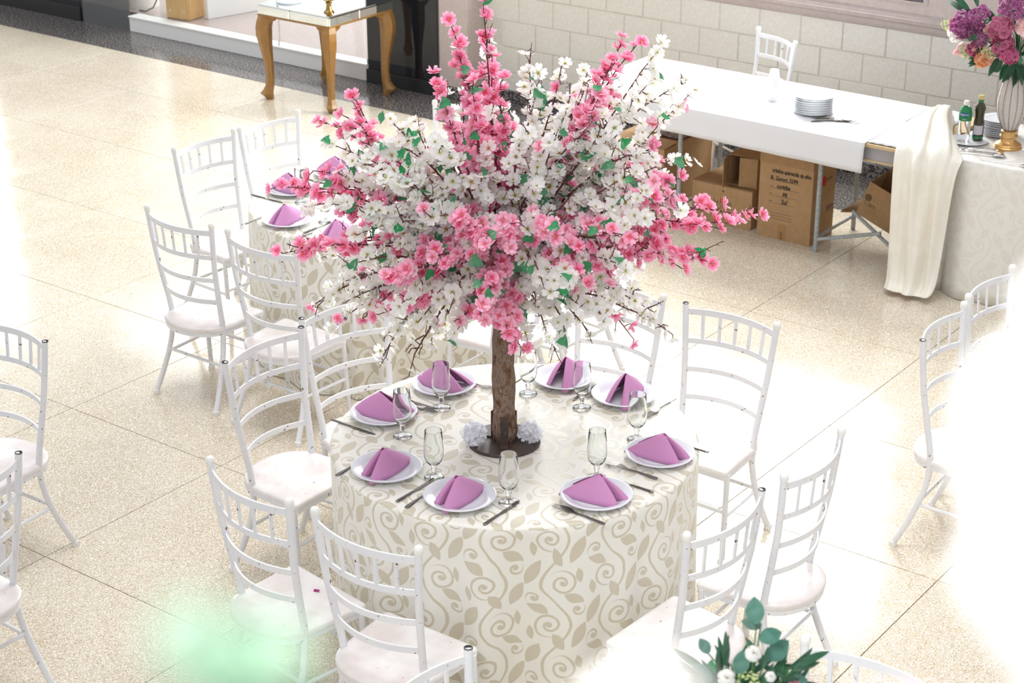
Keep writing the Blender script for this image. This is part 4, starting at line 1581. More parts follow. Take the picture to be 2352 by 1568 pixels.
def carton(label, loc, w, d, h, rz=0.0, open_top=False, rot=None, th=0.005):
    """w along x, d along y (front at y=0), h up; body panels plus four flaps when open"""
    t = thing('cardboard_box', label, 'box', loc, rz, 'cardboard boxes under the buffet')
    if rot:
        t.rotation_euler = rot
    mb = MB()
    mb.box((0, 0, 0), (w, th, h), 0.001)
    mb.box((0, d - th, 0), (w, d, h), 0.001)
    mb.box((0, th, 0), (th, d - th, h), 0.001)
    mb.box((w - th, th, 0), (w, d - th, h), 0.001)
    mb.box((th, th, 0), (w - th, d - th, th), 0.0)
    if not open_top:
        mb.box((th, th, h - th), (w - th, d - th, h), 0.0)
    b = obj('body', mb, M['card'], t, smooth=False)
    return t


def flap(t, lo, hi, piv, rot):
    mb = MB()
    mb.box(lo, hi, 0.0008)
    return obj('flap', mb, M['card_in'], t, smooth=False, loc=piv, rot=rot)


# tall box with handwriting
t = carton('tall cardboard box with a handwritten address beside the buffet leg', (-1.362, 4.205, 0), 0.345, 0.28, 0.545)
flap(t, (0, -0.006, -0.115), (0.345, -0.001, 0.0), (0, 0, 0.566), (0, 0, 0))
flap(t, (0.0, 0, 0), (0.345, 0.28, 0.005), (0, 0, 0.561), (0, 0, 0))
for k, (s, x, z, sz) in enumerate((('cristina aparecida da silva', 0.205, 0.400, 0.034), ('R. Gurori, 5399', 0.160, 0.355, 0.034), ('curitiba', 0.158, 0.308, 0.036), ('PR', 0.170, 0.262, 0.036), ('Sul', 0.168, 0.218, 0.040))):
    text(s, sz, M['ink'], t, 'handwriting', (x, -0.0066 if z > 0.445 else -0.0008, z), FRONT, 0.12, 0.72 if k == 0 else 0.8)
for k in range(4):
    mb = MB()
    mb.box((0.07, -0.0006, 0.352 - 0.046 * k), (0.27 - 0.01 * k, 0.0, 0.3535 - 0.046 * k))
    mb.box((0.068, -0.0006, 0.360 - 0.046 * k), (0.088, 0.0, 0.364 - 0.046 * k))
    obj('printed_line', mb, M['print'], t, smooth=False)
for k in range(3):
    mb = MB()
    mb.box((0.085, -0.0006, 0.155 - 0.017 * k), (0.225, 0.0, 0.1575 - 0.017 * k))
    obj('printed_line', mb, M['print'], t, smooth=False)
mb = MB()
mb.box((0.135, -0.0008, 0.001), (0.19, 0.0, 0.095))
tp = obj('tape', mb, M['tape'], t, smooth=False)
text('arte', 0.03, M['print'], tp, 'printed_word', (0.168, -0.0016, 0.028), (PI / 2, -PI / 2, 0))
mb = MB()
mb.lathe([(0.024, 0.0), (0.024, 0.0008), (0.0, 0.0008)], 24, Matrix.Translation((0.345, 0.135, 0.36)) @ Matrix.Rotation(PI / 2, 4, 'Y') @ Matrix.Scale(1.35, 4, (1, 0, 0)))
obj('red_logo', mb, M['red'], t)
text('La', 0.04, M['print'], t, 'printed_word', (0.3458, 0.085, 0.335), SIDE)
text('arte', 0.04, M['print'], t, 'printed_word', (0.3458, 0.20, 0.35), SIDE)
for k in range(3):
    mb = MB()
    y = 0.19 + 0.028 * k
    mb.box((0.345, y, 0.17), (0.3457, y + 0.018, 0.195))
    mb.box((0.345, y + 0.004, 0.156), (0.3457, y + 0.014, 0.168))
    obj('handling_mark', mb, M['print'], t, smooth=False)

# low box with faint print
t = carton('low wide cardboard box carrying a small open box on its lid', (-1.825, 4.235, 0), 0.405, 0.33, 0.235)
flap(t, (0, 0, 0), (0.405, 0.165, 0.004), (0, 0, 0.236), (0, 0, 0))
text('La', 0.04, M['print'], t, 'printed_word', (0.165, -0.0008, 0.125), FRONT)
text('F', 0.05, M['red'], t, 'printed_letter', (0.20, -0.0008, 0.122), FRONT)
text('usa', 0.04, M['print'], t, 'printed_word', (0.245, -0.0008, 0.125), FRONT)
text('premium', 0.024, M['print'], t, 'printed_word', (0.21, -0.0008, 0.075), FRONT)
mb = MB()
mb.lathe([(0.008, 0.0), (0.008, 0.0008), (0.0, 0.0008)], 10, Matrix.Translation((0.21, 0, 0.205)) @ Matrix.Rotation(PI / 2, 4, 'X'))
obj('ink_spot', mb, M['print'], t)

# small box lying on its side, open towards the viewer
t = carton('small open cardboard box lying on its side on top of the low box', (-1.615, 4.285, 0.2405), 0.195, 0.20, 0.185)
b = [c for c in t.children if c.name.startswith('body')][0]
bpy.data.objects.remove(b)
mb = MB()
mb.box((0, 0, 0), (0.195, 0.20, 0.004))
mb.box((0, 0, 0.181), (0.195, 0.20, 0.185))
mb.box((0, 0, 0.004), (0.004, 0.20, 0.181))
mb.box((0.191, 0, 0.004), (0.195, 0.20, 0.181))
mb.box((0.004, 0.196, 0.004), (0.191, 0.20, 0.181))
obj('body', mb, M['card'], t, smooth=False)
flap(t, (0, -0.105, 0.0), (0.004, 0, 0.175), (0.0, 0, 0.005), (0, 0, math.radians(12)))
flap(t, (-0.112, -0.004, 0.0), (0, 0, 0.178), (0.195, 0, 0.004), (0, 0, math.radians(10)))
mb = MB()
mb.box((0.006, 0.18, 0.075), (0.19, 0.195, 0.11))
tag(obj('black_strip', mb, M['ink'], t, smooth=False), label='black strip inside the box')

# large box at the left holding a rag
t = carton('large cardboard box at the left under the buffet with a rag on top', (-2.44, 4.215, 0), 0.42, 0.56, 0.385, open_top=False)
text('arte', 0.05, M['print'], t, 'printed_word', (0.18, -0.0008, 0.20), FRONT)
flap(t, (0, 0, 0), (0.42, 0.16, 0.004), (0, 0, 0.3855), (math.radians(4), 0, 0))
mb = MB()
P = []
for i in range(14):
    row = []
    for j in range(14):
        u, v = i / 13 - 0.5, j / 13 - 0.5
        e = max(0, 1 - (u * u + v * v) * 3.4)
        row.append((u * 0.32, v * 0.26, 0.003 + e * 0.045 + e * 0.06 * max(-0.2, noise.noise(Vector((u * 8, v * 8, 2))))))
    P.append(row)
mb.grid(P)
o = obj('rag', mb, M['ragc'], loc=(-2.20, 4.56, 0.392), angle=None)
solidify(o, 0.004, 1)
tag(o, 'crumpled grey and black rag on the large box under the buffet', 'rag')

# tilted box at the right
t = carton('tilted cardboard box resting against the braces under the right end of the buffet', (-0.795, 4.315, 0.222), 0.36, 0.24, 0.215, rot=(0, math.radians(20.5), 0), open_top=True)
flap(t, (-0.10, 0.0, -0.004), (0, 0.24, 0), (0, 0, 0.004), (0, math.radians(-30), 0))
flap(t, (0.0, 0.0, -0.004), (0.36, 0.10, 0), (0, 0.236, 0.215), (math.radians(55), 0, 0))
mb = MB()
mb.lathe([(0.022, 0.0), (0.022, 0.0008), (0.0, 0.0008)], 20, Matrix.Translation((0.03, 0, 0.125)) @ Matrix.Rotation(PI / 2, 4, 'X'))
obj('printed_disc', mb, M['print'], t)
text("L'art", 0.04, M['print'], t, 'printed_word', (0.055, -0.0008, 0.078), FRONT)


# ---------------------------------------------------------------- serving table with damask, ivory heap, vase
def serving():
    t = thing('serving_table', 'long serving table at the right under the white damask cloth', 'table', (0.85, 4.40, 0))
    mb = MB()
    mb.box((-1.06, -0.38, BZ - 0.03), (1.3, 0.38, BZ - 0.004), 0.001)
    obj('tabletop', mb, M['board'], t, smooth=False)
    for x in (-0.9, 1.1):
        for y in (-0.3, 0.3):
            mb = MB()
            mb.tube([(x, y, 0), (x, y, BZ - 0.03)], 0.014, 8)
            obj('leg', mb, M['galv'], t)
    # damask: top grid plus hanging front with folds
    P, nx = [], 110
    prof = []
    for k in range(10):
        prof.append((4.79 - 0.78 * k / 9, BZ, 0))
    prof += [(4.003, BZ - 0.002, 0.0), (3.998, BZ - 0.008, 0.0)]
    for k in range(1, 13):
        prof.append((3.996, BZ - 0.008 - (BZ - 0.014) * k / 12, k / 12))
    mb = MB()
    x0, x1 = -0.235, 2.25
    xs = [x0 + (x1 - x0) * i / (nx - 1) for i in range(nx)]
    vs, fs = [], []
    nv = len(prof)
    for x in xs:
        for (y, z, d) in prof:
            f = math.sin(x * 17 + 0.4) * 0.6 + math.sin(x * 29 + 2) * 0.4
            sweep = 0.10 * d * d * max(0, 1 - (x - x0) / 0.25)
            vs.append((x - sweep * 0.4 + 0.03 * d * (1 if x < -0.1 else 0), y - 0.02 * d - 0.038 * d ** 0.8 * f - 0.0, z + (0.0016 * noise.noise(Vector((x * 8, y * 8, 1))) if d == 0 and z == BZ else 0)))
    L = [0]
    for a, b in zip(prof, prof[1:]):
        L.append(L[-1] + math.hypot(a[0] - b[0], a[1] - b[1]))
    for i in range(nx - 1):
        for j in range(nv - 1):
            fs.append((i * nv + j, i * nv + j + 1, (i + 1) * nv + j + 1, (i + 1) * nv + j))
            mb.uv[len(fs) - 1] = [(xs[i], L[j]), (xs[i], L[j + 1]), (xs[i + 1], L[j + 1]), (xs[i + 1], L[j])]
    mb.add(vs, fs)
    c = obj('damask_cloth', mb, M['damask'], angle=None)
    solidify(c, 0.002, 1)
    tag(c, 'white damask cloth over the right serving table falling in folds to the floor', 'tablecloth')
    # ivory heap thrown over the corner
    path = [(4.66, 0.772), (4.56, 0.83), (4.44, 0.865), (4.32, 0.85), (4.22, 0.862), (4.12, 0.835), (4.03, 0.80), (3.965, 0.778), (3.93, 0.73), (3.915, 0.64), (3.905, 0.5), (3.90, 0.36), (3.89, 0.22), (3.875, 0.10), (3.85, 0.035), (3.80, 0.018)]
    n = 72
    P = []
    for i in range(n):
        u = i / (n - 1)
        row = []
        for j, (y, z) in enumerate(path):
            t_ = j / (len(path) - 1)
            hang = max(0, (j - 7) / (len(path) - 8))
            if j < 7:
                wl, wr = -0.43 - 0.07 * (7 - j) / 7, (-0.41, -0.37, -0.325, -0.27, -0.215, -0.14, -0.09)[j]
            else:
                wl, wr = -0.425 + 0.07 * hang, -0.04 - 0.055 * hang ** 0.6
            x = wl + (wr - wl) * u
            fo = 0.9 * noise.noise(Vector((u * 4.5, t_ * 1.6, 5))) + 0.7 * noise.noise(Vector((u * 9.5, t_ * 2.2, 9))) + 0.35 * math.sin(u * 17 + 2.2 * math.sin(t_ * 4))
            edge = min(1, 6 * u, 6 * (1 - u))
            if j < 8:
                top_ = (0.006 if j in (0,) else 1)
                bump_ = 0.028 * noise.noise(Vector((x * 9, y * 7, 3))) + 0.016 * fo + 0.030 * math.exp(-((u - 0.62) / 0.2) ** 2) * math.exp(-((j - 3) / 2.0) ** 2)
                zz = max(BZ + 0.008, BZ + 0.01 + (z - BZ) * edge ** 0.7 + bump_ * edge)
                row.append((x + 0.01 * fo, y, zz))
            else:
                row.append((x, y - 0.036 * fo * edge ** 0.3 - 0.05 * math.sin(PI * u) * 0.5, z + (0.01 * fo if j > 13 else 0) + (0.012 if j > 13 else 0)))
        P.append(row)
    mb = MB()
    mb.grid([r_[::-1] for r_ in P])
    o = obj('ivory_cloth_heap', mb, M['ivory'], angle=None)
    solidify(o, 0.004, 1)
    subsurf(o, 1)
    tag(o, 'crumpled ivory satin cloth thrown over the table corner and trailing to the floor', 'cloth')


serving()

# vase of beads
VX, VY = 0.041, 4.335
v = thing('beaded_vase', 'tall beaded glass vase with copper wires on a gold foot', 'vase', (VX, VY, BZ + 0.0025))
mb = MB()
mb.lathe([(0.0, 0.0), (0.072, 0.0), (0.074, 0.008), (0.069, 0.013), (0.070, 0.02), (0.062, 0.028), (0.046, 0.036), (0.040, 0.046), (0.039, 0.056), (0.046, 0.060), (0.048, 0.068), (0.043, 0.074), (0.040, 0.082), (0.042, 0.094), (0.037, 0.098), (0.0, 0.099)], 40)
obj('foot', mb, M['gold'], v)
BP = [(0.032, 0.098), (0.045, 0.125), (0.064, 0.165), (0.076, 0.215), (0.078, 0.255), (0.072, 0.30), (0.062, 0.345), (0.052, 0.40), (0.047, 0.44), (0.050, 0.48), (0.056, 0.50)]


def vr(z):
    return lerp_prof([(b_, a_) for a_, b_ in BP[::-1]], z)


mb = MB()
mb.lathe([(r_ - 0.004, z) for r_, z in BP] + [(0.0, 0.5)], 40)
obj('body', mb, M['bead'], v, angle=None)
mb = MB()
oct_ = [(1, 0, 0), (0, 1, 0), (-1, 0, 0), (0, -1, 0), (0, 0, 1), (0, 0, -1)]
of = [(0, 1, 4), (1, 2, 4), (2, 3, 4), (3, 0, 4), (1, 0, 5), (2, 1, 5), (3, 2, 5), (0, 3, 5)]
z = 0.104
kk = 0
while z < 0.498:
    r_ = vr(z)
    nb = max(20, int(2 * PI * r_ / 0.0105))
    for k in range(nb):
        a = 2 * PI * (k + 0.5 * (kk % 2)) / nb
        p = Vector(((r_ - 0.001) * math.cos(a), (r_ - 0.001) * math.sin(a), z))
        mb.add([p + Vector(q) * 0.0043 for q in oct_], of)
    z += 0.0088
    kk += 1
tag(obj('beads', mb, M['bead'], v, angle=None), kind='stuff')
for k in range(14):
    a = 2 * PI * k / 14
    mb = MB()
    mb.tube([((r_ + 0.0035) * math.cos(a), (r_ + 0.0035) * math.sin(a), z_) for r_, z_ in BP], 0.0013, 5)
    obj('wire', mb, M['wire'], v)


def bunch(base, pieces, label, seed):
    """a cut-flower arrangement: stems meet at base; every head, leaf and frond is a part"""
    t = thing('flower_arrangement', label, 'flowers', base)
    B = Vector(base)
    for (nm, mb, m, p, d, s, spin) in pieces:
        p = Vector(p) - B
        o = obj(nm, mb if isinstance(mb, bpy.types.Mesh) else mesh_of(mb, nm, m), None, t)
        R_ = frame(spin, d) if isinstance(spin, Vector) else orient(d, spin)
        o.matrix_local = Matrix.Translation(p) @ R_ @ Matrix.Scale(s, 4)
        st = MB()
        e = p - Vector(d).normalized() * 0.2 * s
        st.tube([Vector((0, 0, 0.0)), Vector((p.x * 0.35, p.y * 0.35, p.z * 0.65)), e], [0.0024, 0.002, 0.0016], 5)
        obj('stem', st, M['stem'], o.parent, angle=None)
    return t


rb = random.Random(21)
RM = [mesh_of(rose_mb(i), 'rose', M['rosep']) for i in range(2)]
WRM = [mesh_of(rose_mb(i + 5), 'rose', M['wrose']) for i in range(2)]
HY = [mesh_of(floret_ball(1.0, 46, 30 + i, 0.36, 4, 0.85), 'hydrangea_head', M['purplep']) for i in range(2)]
HM = mesh_of(floret_ball(1.0, 24, 40, 0.5, 5, 0.8), 'floret_head', M['magentap'])
HP = mesh_of(floret_ball(1.0, 9, 41, 0.75, 5, 0.8), 'alstroemeria', M['peachp'])
HW = mesh_of(floret_ball(1.0, 16, 42, 0.36, 6, 0.9), 'white_floret_spray', M['wrose'])
HL = mesh_of(floret_ball(1.0, 18, 43, 0.42, 3, 1.3), 'lime_bud_spray', M['lime'])
FN = [mesh_of(fern_mb(1.0, 21, i), 'fern_frond', M['fern']) for i in range(2)]
EU = mesh_of(oval_leaf_mb(1.0, 0.36, 1), 'eucalyptus_leaf', M['eucalyptus'])
BLD = mesh_of(oval_leaf_mb(1.0, 0.11, 2, 0.5), 'blade_leaf', M['fern'])
GLF = mesh_of(oval_leaf_mb(1.0, 0.26, 3, 0.35), 'broad_leaf', M['leaf'])
DLF = mesh_of(oval_leaf_mb(1.0, 0.26, 4, 0.35), 'broad_leaf', M['fern'])
EYE = Vector((3.448, -4.6415, 3.65))
base = Vector((VX, VY, BZ + 0.47))
ctr = Vector((0.0, 4.33, 1.36))


def toward(p, k=0.6):
    return ((Vector(p) - ctr).normalized() + (EYE - Vector(p)).normalized() * k)


pc = []
for p, s, i in (((-0.075, 4.21, 1.395), 0.060, 0), ((-0.125, 4.20, 1.30), 0.045, 1), ((-0.245, 4.25, 1.255), 0.045, 0), ((0.12, 4.2, 1.45), 0.055, 1), ((0.16, 4.4, 1.5), 0.055, 0), ((-0.02, 4.5, 1.52), 0.055, 1)):
    pc.append(('rose', RM[i], None, p, toward(p, 0.9), s, rb.uniform(0, 6)))
for p, s, i in (((-0.235, 4.25, 1.40), 0.070, 0), ((-0.18, 4.24, 1.375), 0.045, 1), ((-0.145, 4.21, 1.455), 0.055, 1), ((-0.115, 4.19, 1.355), 0.040, 0), ((0.04, 4.2, 1.55), 0.065, 0), ((0.1, 4.45, 1.45), 0.065, 1)):
    pc.append(('hydrangea_head', HY[i], None, p, toward(p), s, rb.uniform(0, 6)))
for p, s in (((-0.155, 4.205, 1.285), 0.032), ((0.0, 4.17, 1.425), 0.055), ((0.02, 4.17, 1.34), 0.05), ((-0.29, 4.27, 1.395), 0.03), ((0.07, 4.15, 1.30), 0.04)):
    pc.append(('floret_head', HM, None, p, toward(p), s, rb.uniform(0, 6)))
for p, s in (((-0.075, 4.19, 1.265), 0.036), ((-0.095, 4.19, 1.24), 0.03)):
    pc.append(('alstroemeria', HP, None, p, toward(p), s, rb.uniform(0, 6)))
for p, s in (((-0.285, 4.27, 1.325), 0.032), ((-0.265, 4.26, 1.335), 0.028), ((-0.03, 4.17, 1.325), 0.03), ((-0.315, 4.28, 1.34), 0.024)):
    pc.append(('white_floret_spray', HW, None, p, toward(p), s, rb.uniform(0, 6)))
for p, s in (((-0.195, 4.23, 1.275), 0.03), ((-0.34, 4.29, 1.375), 0.026), ((-0.05, 4.17, 1.30), 0.03), ((-0.18, 4.22, 1.255), 0.024)):
    pc.append(('lime_bud_spray', HL, None, p, toward(p), s, rb.uniform(0, 6)))
RV, UV_ = Vector((0.802, 0.598, 0)), Vector((-0.24, 0.32, 0.92))
for k in range(32):
    a = rb.uniform(0, 2 * PI) if k < 18 else rb.uniform(-2.9, -0.2)
    d = RV * math.cos(a) + UV_ * math.sin(a) * 0.9 + Vector([rb.gauss(0, 0.25) for _ in range(3)])
    p = ctr + RV * math.cos(a) * 0.13 + UV_ * (math.sin(a) * 0.09 - 0.045) + Vector((0.55, -0.75, 0.3)) * rb.uniform(-0.03, 0.06)
    pc.append(('fern_frond', FN[k % 2], None, p, Vector((0.45, -0.65, 0.6)), rb.uniform(0.08, 0.135), d))
for k in range(46):
    a = rb.uniform(0, 2 * PI)
    d = RV * math.cos(a) + UV_ * math.sin(a) + Vector([rb.gauss(0, 0.3) for _ in range(3)])
    p = ctr + RV * math.cos(a) * rb.uniform(0.02, 0.20) + UV_ * math.sin(a) * rb.uniform(0.02, 0.14) + Vector((0.55, -0.75, 0.3)) * rb.uniform(0.0, 0.09)
    pc.append(('broad_leaf', DLF if k % 3 else GLF, None, p, Vector((0.5, -0.7, 0.5)) + Vector([rb.gauss(0, 0.3) for _ in range(3)]), rb.uniform(0.035, 0.065), d))
for p in ((-0.21, 4.26, 1.46), (-0.24, 4.27, 1.45), (-0.17, 4.25, 1.50)):
    pc.append(('blade_leaf', BLD, None, p, (0.5, -0.6, 0.3), 0.15, RV * -0.5 + UV_ * 0.7 + Vector([rb.gauss(0, 0.3) for _ in range(3)])))
bunch(tuple(base), pc, 'bouquet of purple hydrangeas, blush roses and ferns in the beaded vase', 1)
core = None

# saucer with two bottles
pl = obj('saucer_plate', SP, None, loc=(-0.165, 4.30, BZ + 0.0035))
pl.scale = (0.92, 0.92, 0.9)
tag(pl, 'white plate under the two bottles beside the ivory heap', 'plate')
b = thing('plastic_bottle', 'clear plastic bottle with green label and white cap on the plate', 'bottle', (-0.190, 4.285, BZ + 0.0105))
mb = MB()
mb.lathe([(0.0, 0.0), (0.028, 0.0), (0.032, 0.006), (0.0325, 0.02), (0.031, 0.024), (0.0325, 0.028), (0.0325, 0.036), (0.031, 0.04), (0.0325, 0.044), (0.033, 0.11), (0.0345, 0.145), (0.030, 0.172), (0.018, 0.192), (0.012, 0.20), (0.012, 0.21), (0.0, 0.21)], 28)
obj('body', mb, M['pet'], b)
mb = MB()
mb.lathe([(0.0336, 0.115), (0.0350, 0.146), (0.0308, 0.1725), (0.021, 0.189)], 28)
lab = obj('label', mb, M['greenl'], b)
mb = MB()
P = []
for i in range(7):
    a = math.radians(-112 + 66 * i / 6)
    P.append([(0.0358 * math.cos(a), 0.0358 * math.sin(a), 0.142 + 0.004 * math.sin(i)), (0.0348 * math.cos(a), 0.0348 * math.sin(a), 0.160)])
mb.grid(P)
obj('blue_badge', mb, M['bluel'], lab)
for i, ch_ in enumerate('PREMIO'):
    a = math.radians(-108 + 11.5 * i)
    text(ch_, 0.013, M['white'], lab, 'letter', (0.0366 * math.cos(a), 0.0366 * math.sin(a), 0.146), (PI / 2, 0, a + PI / 2))
text('limao', 0.009, M['white'], lab, 'letter', (0.0345 * math.cos(math.radians(-75)), 0.0352 * math.sin(math.radians(-75)), 0.123), (PI / 2, 0, math.radians(15)))
mb = MB()
mb.lathe([(0.0135, 0.196), (0.0145, 0.198), (0.0145, 0.216), (0.012, 0.22), (0.0, 0.22)], 20)
obj('cap', mb, M['cap'], b)
b = thing('oil_bottle', 'dark olive oil bottle with yellow cap behind the clear bottle', 'bottle', (-0.135, 4.345, BZ + 0.0105))
mb = MB()
mb.lathe([(0.0, 0.0), (0.026, 0.0), (0.028, 0.004), (0.028, 0.012)], 28)
obj('base_band', mb, M['oil'], b)
mb = MB()
mb.lathe([(0.028, 0.012), (0.029, 0.05), (0.0285, 0.10), (0.0245, 0.125), (0.0255, 0.145), (0.029, 0.165), (0.0285, 0.182), (0.019, 0.20), (0.0135, 0.208), (0.013, 0.226), (0.0, 0.226)], 28)
obj('body', mb, M['oil'], b)
mb = MB()
P = []
for i in range(9):
    a = math.radians(-120 + 100 * i / 8)
    P.append([(0.0300 * math.cos(a), 0.0300 * math.sin(a), 0.035), (0.0304 * math.cos(a), 0.0304 * math.sin(a), 0.085)])
mb.grid(P)
obj('label', mb, M['wlabel'], b)
mb = MB()
mb.lathe([(0.0295, 0.014), (0.0300, 0.024)], 28)
obj('green_band', mb, M['greenl'], b)
mb = MB()
mb.lathe([(0.0140, 0.210), (0.0142, 0.224)], 20)
obj('neck_band', mb, M['greenl'], b)
mb = MB()
mb.lathe([(0.0145, 0.224), (0.0150, 0.226), (0.0150, 0.243), (0.0135, 0.246), (0.0, 0.246)], 20)
obj('cap', mb, M['yellow'], b)
stack(-0.085, 4.52, 8, 0.86, 'behind the bottles', 0.0115)


# serving utensils
def utensil(name, label, cat, loc, rz, kind, L):
    t = thing(name, label, cat, loc, rz, 'serving cutlery on the damask cloth')
    if kind == 'tongs':
        for s in (-1, 1):
            mb = MB()
            vs, fs = [], []
            for i in range(8):
                u = i / 7
                x = L * u
                z = 0.006 + (0.024 * math.sin(PI * u * 0.8)) * (1 if s > 0 else 0.05)
                w = 0.009 if u < 0.7 else 0.009 + 0.018 * math.sin((u - 0.7) / 0.3 * PI * 0.75)
                vs += [(x, -w, z), (x, 0, z - 0.002), (x, w, z), (x, 0, z + 0.001)]
            for i in range(7):
                for j in range(4):
                    j2 = (j + 1) % 4
                    fs.append((4 * i + j, 4 * i + j2, 4 * i + 4 + j2, 4 * i + 4 + j))
            fs += [(3, 2, 1, 0), (28, 29, 30, 31)]
            mb.add(vs, fs)
            obj('arm', mb, M['chrome'], t, angle=60)
    else:
        mb = MB()
        mb.tube([(0, 0, 0.004), (L * 0.3, 0, 0.007), (L * 0.72, 0, 0.005)], [0.005, 0.0045, 0.0035], 8, True, 0.5)
        obj('handle', mb, M['chrome'], t)
        mb = MB()
        P = []
        for i in range(9):
            u = i / 8
            w = 0.024 * math.sin(PI * (0.06 + 0.94 * u)) ** 0.8
            P.append([(L * 0.71 + L * 0.29 * u, q * w, 0.004 + 0.010 * q * q * math.sin(PI * u) + 0.006 * (u - 0.5) ** 2) for q in (-1, -0.5, 0, 0.5, 1)])
        mb.grid(P)
        o = obj('bowl', mb, M['chrome'], t, angle=None)
        solidify(o, 0.0015)
    return t


z0 = BZ + 0.0035
utensil('serving_tongs', 'pair of chrome serving tongs beside the ivory heap, pointing at the vase foot', 'tongs', (-0.14, 4.135, z0), math.radians(10), 'tongs', 0.23)
utensil('serving_spoon', 'chrome serving spoon in front of the tongs', 'spoon', (-0.15, 4.085, z0), math.radians(14), 'spoon', 0.27)
utensil('serving_spoon', 'long chrome spoon at the front edge of the damask cloth', 'spoon', (0.01, 4.05, z0), math.radians(3), 'spoon', 0.30)
for k in range(5):
    utensil('serving_spoon', 'chrome spoon of the fan lying right of the vase, %s' % ['frontmost', 'second from front', 'middle', 'second from back', 'rearmost'][k], 'spoon', (0.13 + 0.012 * k, 4.33 + 0.045 * k, z0 + 0.006 * (k % 2)), math.radians(-38 + 14 * k), 'spoon', 0.24)


# ---------------------------------------------------------------- mirror console, shop interior
def cabriole(s0, corner):
    """leg at a corner, bowing along the diagonal"""
    mb = MB()
    d = Vector((s0[0], s0[1], 0)).normalized()
    prof = [(0.62, 0.000, 0.046), (0.58, 0.012, 0.050), (0.53, 0.022, 0.050), (0.47, 0.022, 0.043), (0.38, 0.012, 0.034), (0.28, 0.000, 0.026), (0.18, -0.006, 0.022), (0.10, 0.000, 0.024), (0.065, 0.014, 0.030), (0.045, 0.026, 0.036), (0.02, 0.010, 0.026), (0.0, 0.002, 0.020)]
    vs, fs = [], []
    e = Vector((-d.y, d.x, 0))
    for z, off, w in prof:
        c = Vector((corner[0], corner[1], z)) + d * off
        for a in (0, 1, 2, 3, 4, 5):
            an = PI / 3 * a
            w2 = w * (1.35 if z < 0.5 else 1.2)
            vs.append(c + d * (w2 * math.cos(an)) + e * (w2 * math.sin(an) * 0.95))
    for i in range(len(prof) - 1):
        for k in range(6):
            k2 = (k + 1) % 6
            fs.append((i * 6 + k, (i + 1) * 6 + k, (i + 1) * 6 + k2, i * 6 + k2))
    fs += [(0, 1, 2, 3, 4, 5), tuple(range(len(vs) - 1, len(vs) - 7, -1))]
    mb.add(vs, fs)
    for ax in (0, 1):                                       # ears running along the two aprons
        dirv = Vector((-s0[0], 0, 0)) if ax == 0 else Vector((0, -s0[1], 0))
        nrm = Vector((0, s0[1], 0)) if ax == 0 else Vector((s0[0], 0, 0))
        c = Vector((corner[0], corner[1], 0))
        poly = [(0.0, 0.62), (0.10, 0.62), (0.098, 0.605), (0.085, 0.590), (0.062, 0.582), (0.048, 0.565), (0.03, 0.55), (0.0, 0.54)]
        n = len(poly)
        vs = []
        for o in (-0.004, 0.022):
            vs += [c + dirv * a + nrm * o + Vector((0, 0, z)) for a, z in poly]
        mb.add(vs, [tuple(range(n)), tuple(range(2 * n - 1, n - 1, -1))] + [(i, n + i, n + (i + 1) % n, (i + 1) % n) for i in range(n)])
    return mb


CT = thing('mirror_console', 'square mirrored side table with carved golden cabriole legs by the shop front', 'table', (-5.34, 4.90, 0))
H = 0.345
mb = MB()
mb.box((-H, -H, 0.618), (H, H, 0.630), 0.002)
obj('under_frame', mb, M['goldwood'], CT, smooth=False)
mb = MB()
mb.box((-H, -H, 0.696), (H, H, 0.704), 0.002)
obj('mirror_top', mb, M['mirror'], CT, smooth=False)
for k in range(4):
    R_ = Matrix.Rotation(k * PI / 2, 4, 'Z')
    for x0, x1 in ((-H + 0.004, -0.03), (-0.026, H - 0.006)):
        mb = MB()
        mb.box((x0, -H - 0.004, 0.630), (x1, -H + 0.010, 0.695), 0.006, R_)
        obj('mirror_panel', mb, M['mirror'], CT, smooth=False)
mb = MB()
mb.box((-H + 0.01, -H + 0.01, 0.628), (H - 0.01, H - 0.01, 0.697))
obj('core', mb, M['goldwood'], CT, smooth=False)
for sx, sy in ((-1, -1), (1, -1), (1, 1), (-1, 1)):
    obj('leg', cabriole((sx, sy), (sx * (H - 0.045), sy * (H - 0.045))), M['goldwood'], CT, smooth=False)
bz = thing('brass_urn', 'aged brass urn with ringed foot standing on the mirrored side table', 'urn', (-5.085, 4.66, 0.7042))
mb = MB()
mb.lathe([(0.0, 0.0), (0.036, 0.0), (0.038, 0.006), (0.030, 0.012), (0.024, 0.02), (0.020, 0.028), (0.022, 0.033), (0.0185, 0.038), (0.0175, 0.060), (0.023, 0.066), (0.024, 0.072), (0.020, 0.077), (0.0, 0.078)], 32)
obj('foot', mb, M['brass'], bz)
mb = MB()
mb.lathe([(0.0, 0.077), (0.024, 0.079), (0.038, 0.086), (0.050, 0.098), (0.052, 0.104), (0.049, 0.108), (0.055, 0.112), (0.058, 0.16), (0.066, 0.20), (0.066, 0.205), (0.060, 0.205), (0.054, 0.16), (0.0, 0.12)], 32)
obj('bowl', mb, M['brass'], bz)
mb = MB()
mb.lathe([(0.0, 0.0), (0.14, 0.0), (0.146, 0.004), (0.148, 0.010), (0.142, 0.014), (0.0, 0.014)], 40)
o = obj('white_tray', mb, M['china'], loc=(-5.53, 4.73, 0.7042))
o.scale = (0.62, 0.62, 1)
tag(o, 'white tray at the left corner of the mirrored side table', 'tray')

